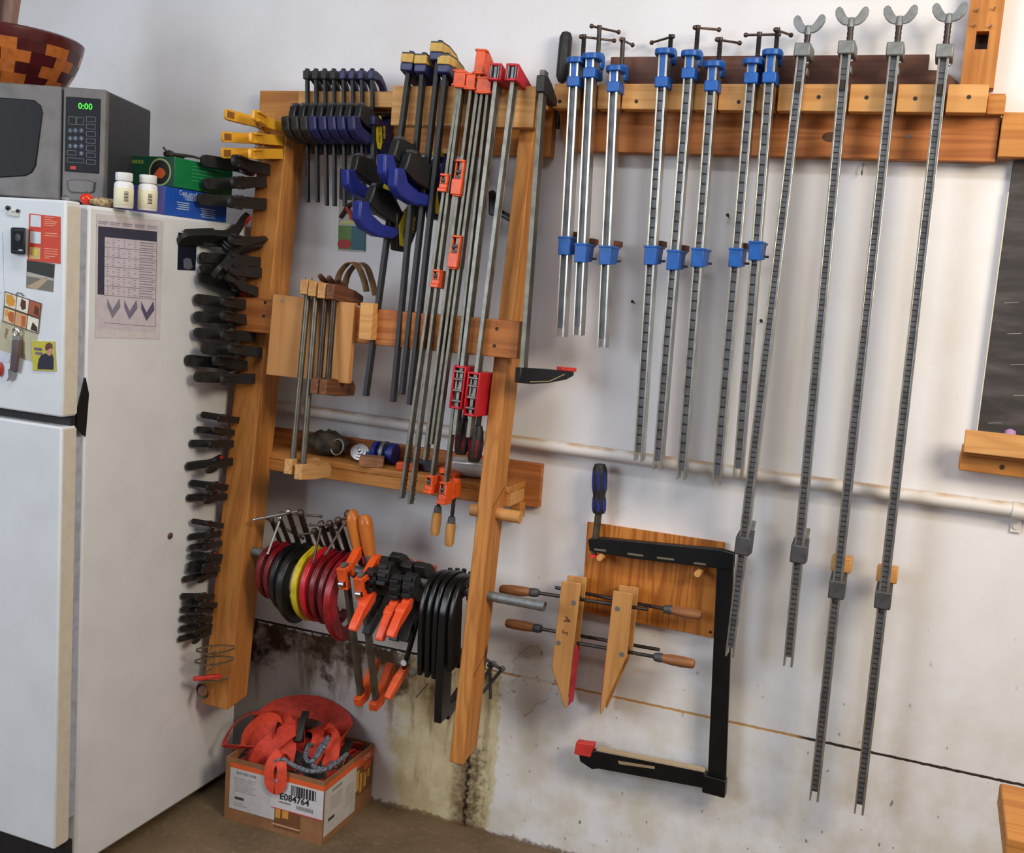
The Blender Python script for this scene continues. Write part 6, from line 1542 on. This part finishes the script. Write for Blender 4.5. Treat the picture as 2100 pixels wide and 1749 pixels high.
# straps
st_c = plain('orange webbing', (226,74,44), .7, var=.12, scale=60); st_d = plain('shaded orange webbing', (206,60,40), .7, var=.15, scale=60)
zB = HB2
def L_(u, v, z): return Mx @ V((u*wbx, v*dbx, z))
straps = [
 ([(-.005,.50,zB+.0),(.02,.62,zB+.045),(.16,.74,zB+.078),(.40,.88,zB+.085),(.62,.93,zB+.062),(.76,.84,zB+.035),(.82,.62,zB+.012),(.74,.42,zB-.03)], .07, 'wide orange strap arched highest over the back of the carton'),
 ([(.05,.35,zB-.06),(.02,.36,zB+.02),(.07,.44,zB+.06),(.18,.48,zB+.072),(.32,.38,zB+.05),(.36,.20,zB+.0),(.28,.12,zB-.06)], .05, 'orange strap folded at the left front of the carton'),
 ([(.45,.6,zB-.05),(.46,.56,zB+.06),(.42,.40,zB+.066),(.32,.14,zB+.03),(.26,.09,zB-.03)], .055, 'orange strap lying steeply across the middle of the heap'),
 ([(.60,.14,zB-.02),(.54,.05,zB+.045),(.47,-.022,zB+.012),(.47,-.03,zB-.04),(.53,-.03,zB-.055),(.59,-.03,zB-.036),(.585,-.022,zB+.012),(.50,.06,zB+.035),(.44,.12,zB-.02)], .030, 'short orange strap loop hanging over the front of the carton'),
 ([(.86,.95,zB-.02),(.80,.75,zB+.015),(.74,.55,zB+.015),(.78,.35,zB-.03)], .05, 'orange strap end lying toward the right back corner of the carton'),
 ([(.62,.72,zB+.02),(.70,.62,zB+.06),(.80,.55,zB+.05),(.83,.42,zB-.02)], .045, 'orange strap twisting down inside the right side of the carton'),
 ([(.36,.88,zB-.03),(.46,.80,zB+.03),(.60,.66,zB+.045),(.68,.48,zB+.03),(.64,.30,zB-.03)], .05, 'orange strap running from the back to the middle of the carton'),
    ([(.02,.62,zB-.03),(.06,.66,zB+.03),(.16,.62,zB+.045),(.28,.54,zB+.05),(.38,.52,zB+.02),(.46,.40,zB-.02)], .07, 'broad orange strap tucked under the arched strap at the left'),
    ([(.14,.14,zB-.03),(.16,.20,zB+.02),(.24,.30,zB+.05),(.36,.34,zB+.05),(.44,.24,zB+.02),(.46,.12,zB-.02)], .075, 'broad bright orange strap folded at the front left of the carton'),
    ([(.88,.84,zB-.03),(.86,.75,zB+.0),(.875,.58,zB+.004),(.87,.44,zB-.04)], .03, 'orange strap against the right side wall of the carton'),
    ([(.30,.42,zB+.03),(.14,.60,zB+.05),(-.04,.55,zB+.072),(-.17,.42,zB+.045),(-.16,.22,zB+.0),(.02,.16,zB+.012),(.2,.2,zB+.02)], .018, 'thin orange strap end curling out past the left of the carton') ]
for i, (pts, w_, lb) in enumerate(straps):
    P3 = spline([L_(*p) for p in pts], 7); n = len(P3)
    side = [(ex*math.cos(.9*math.sin(i*2.1+j*.13)) + ey*math.sin(.9*math.sin(i*2.1+j*.13)+ (1.2 if i in (0,4) else 0)) + V((0,0,.35*math.sin(i+j*.2)))) for j in range(n)]
    if i == 0: side = [V((0,0,1))*.75 + ey*.6 for j in range(n)]
    if i == 3: side = [ex for j in range(n)] if False else [V((0,0,0))+ex*.0+ey*.15+V((ex.x,ex.y,.15)) for j in range(n)]
    if i == 3: side = [ex]*n
    if i == 3:
        pass
    mb = MB(); mb.sweep(P3, side, w_, .0026); solo('ratchet_strap', mb, st_c if i % 2 else st_d, lb, 'strap', group='orange straps in the carton')
# heap of webbing filling the carton so nothing floats
mb = MB(); rnd = random.Random(4)
for r_ in range(9):
    for c__ in range(11):
        u, v = .03+.94*c__/10, .03+.94*r_/8
        h = zB-.045 + .05*math.exp(-((u-.4)/.35)**2-((v-.6)/.35)**2) + rnd.uniform(-.012,.012)
        mb.v.append(L_(u, v, h))
for r_ in range(8):
    for c__ in range(10):
        a = r_*11+c__; mb.f.append((a, a+1, a+12, a+11))
t = NT('tangled webbing'); co = t.coord(); n = t.noise(co, 26, 2); M['heap'] = t.fin(t.mix(t.step(n,.42,.56), lin((176,46,34)), lin((34,40,38))), .8)
ob = solo('tangled_straps', mb, M['heap'], 'tangle of dark and orange webbing filling the carton', 'straps', kind='stuff')
sm = ob.modifiers.new('solid', 'SOLIDIFY'); sm.thickness = .02; sm.offset = -1
rope = plain('grey blue rope', (118,122,134), .8, var=.5, scale=160)
for pts, lb in (([(.50,.0,zB+.02),(.56,.02,zB+.032),(.70,.03,zB+.018),(.85,.06,zB+.012),(.96,.16,zB+.02),(.985,.45,zB+.028)],'grey blue rope lying along the front edge of the carton'),
                ([(.62,.5,zB+.02),(.66,.32,zB+.045),(.72,.16,zB+.03),(.80,.14,zB+.03),(.84,.28,zB+.06),(.80,.42,zB+.07),(.75,.34,zB+.03),(.82,.12,zB+.018),(.92,.2,zB+.01),(.90,.34,zB+.01)],'grey blue rope coiled in loops at the right front of the carton')):
    mb = MB(); mb.tube(spline([L_(*p) for p in pts], 8), .0065, 9); solo('rope', mb, rope, lb, 'rope')
for pts, lb in (([(.46,.62,zB+.10),(.50,.48,zB+.085),(.53,.36,zB+.04)],'black strap hook across the middle of the orange straps'),([(.86,.78,zB+.02),(.885,.62,zB+.015),(.88,.46,zB-.02)],'black strap hook at the right back of the carton'),([(.30,.70,zB+.05),(.20,.62,zB+.045)],'black strap buckle under the arched strap')):
    mb = MB(); mb.sweep(spline([L_(*p) for p in pts], 4), ex, .022, .014); solo('strap_hook', mb, M['black_rubber'], lb, 'hook', bevel=.004)
# corner of a wooden bench at the lower right
c = WZ(2064, 1722, .52) if False else W(2064, 1716, .75)
bn = thing('wooden_bench', 'corner of a low wooden bench at the lower right edge', 'bench', V((c.x+.3, c.y, 0)))
mb = MB(); mb.box(c.x, c.x+.7, c.y, c.y+.24, c.z-.045, c.z); part('seat', mb, M['pine_x'], bn, True, bevel=.004)
for x in (c.x+.03, c.x+.62):
    for y in (c.y+.02, c.y+.17): mb = MB(); mb.box(x, x+.05, y, y+.05, 0, c.z-.0455); part('leg', mb, M['pine_z'], bn, True, bevel=.003)
# ------------------------------------------------------------------ camera, light, view
cd = bpy.data.cameras.new('camera'); cam = bpy.data.objects.new('camera', cd); COL.objects.link(cam)
cam.matrix_world = fr(CAM, CR, -CD, -fwd)
cd.sensor_fit = 'HORIZONTAL'; cd.sensor_width = 36.0; cd.lens = FPX/2100*36.0; cd.clip_start = .02
SC.camera = cam
def area(name, loc, tgt, sx, sy, power, c):
    l = bpy.data.lights.new(name, 'AREA'); l.shape = 'RECTANGLE'; l.size = sx; l.size_y = sy; l.energy = power; l.color = c
    o = bpy.data.objects.new(name, l); COL.objects.link(o); o.location = loc
    o.rotation_euler = (V(tgt)-V(loc)).to_track_quat('-Z', 'Y').to_euler(); return o
area('ceiling_tube', (-.3, -1.6, 3.15), (-.3, -1.2, 0), 2.8, .3, 33, (.96, .97, 1.0))
area('warm_lamp', (1.5, -1.75, 2.6), (.25, 0, 1.5), 1.0, .8, 62, (1.0, .86, .66))
area('door_daylight', (-3.2, -4.3, 2.3), (-1.8, -.5, 1.1), 1.8, 1.8, 84, (.80, .90, 1.0))
w = bpy.data.worlds.new('world'); SC.world = w; w.use_nodes = True
w.node_tree.nodes['Background'].inputs[0].default_value = (.86, .88, 1.0, 1); w.node_tree.nodes['Background'].inputs[1].default_value = .19
SC.view_settings.view_transform = 'Standard'; SC.view_settings.look = 'None'; SC.view_settings.gamma = 1; SC.view_settings.exposure = 0
SC.view_settings.use_curve_mapping = False
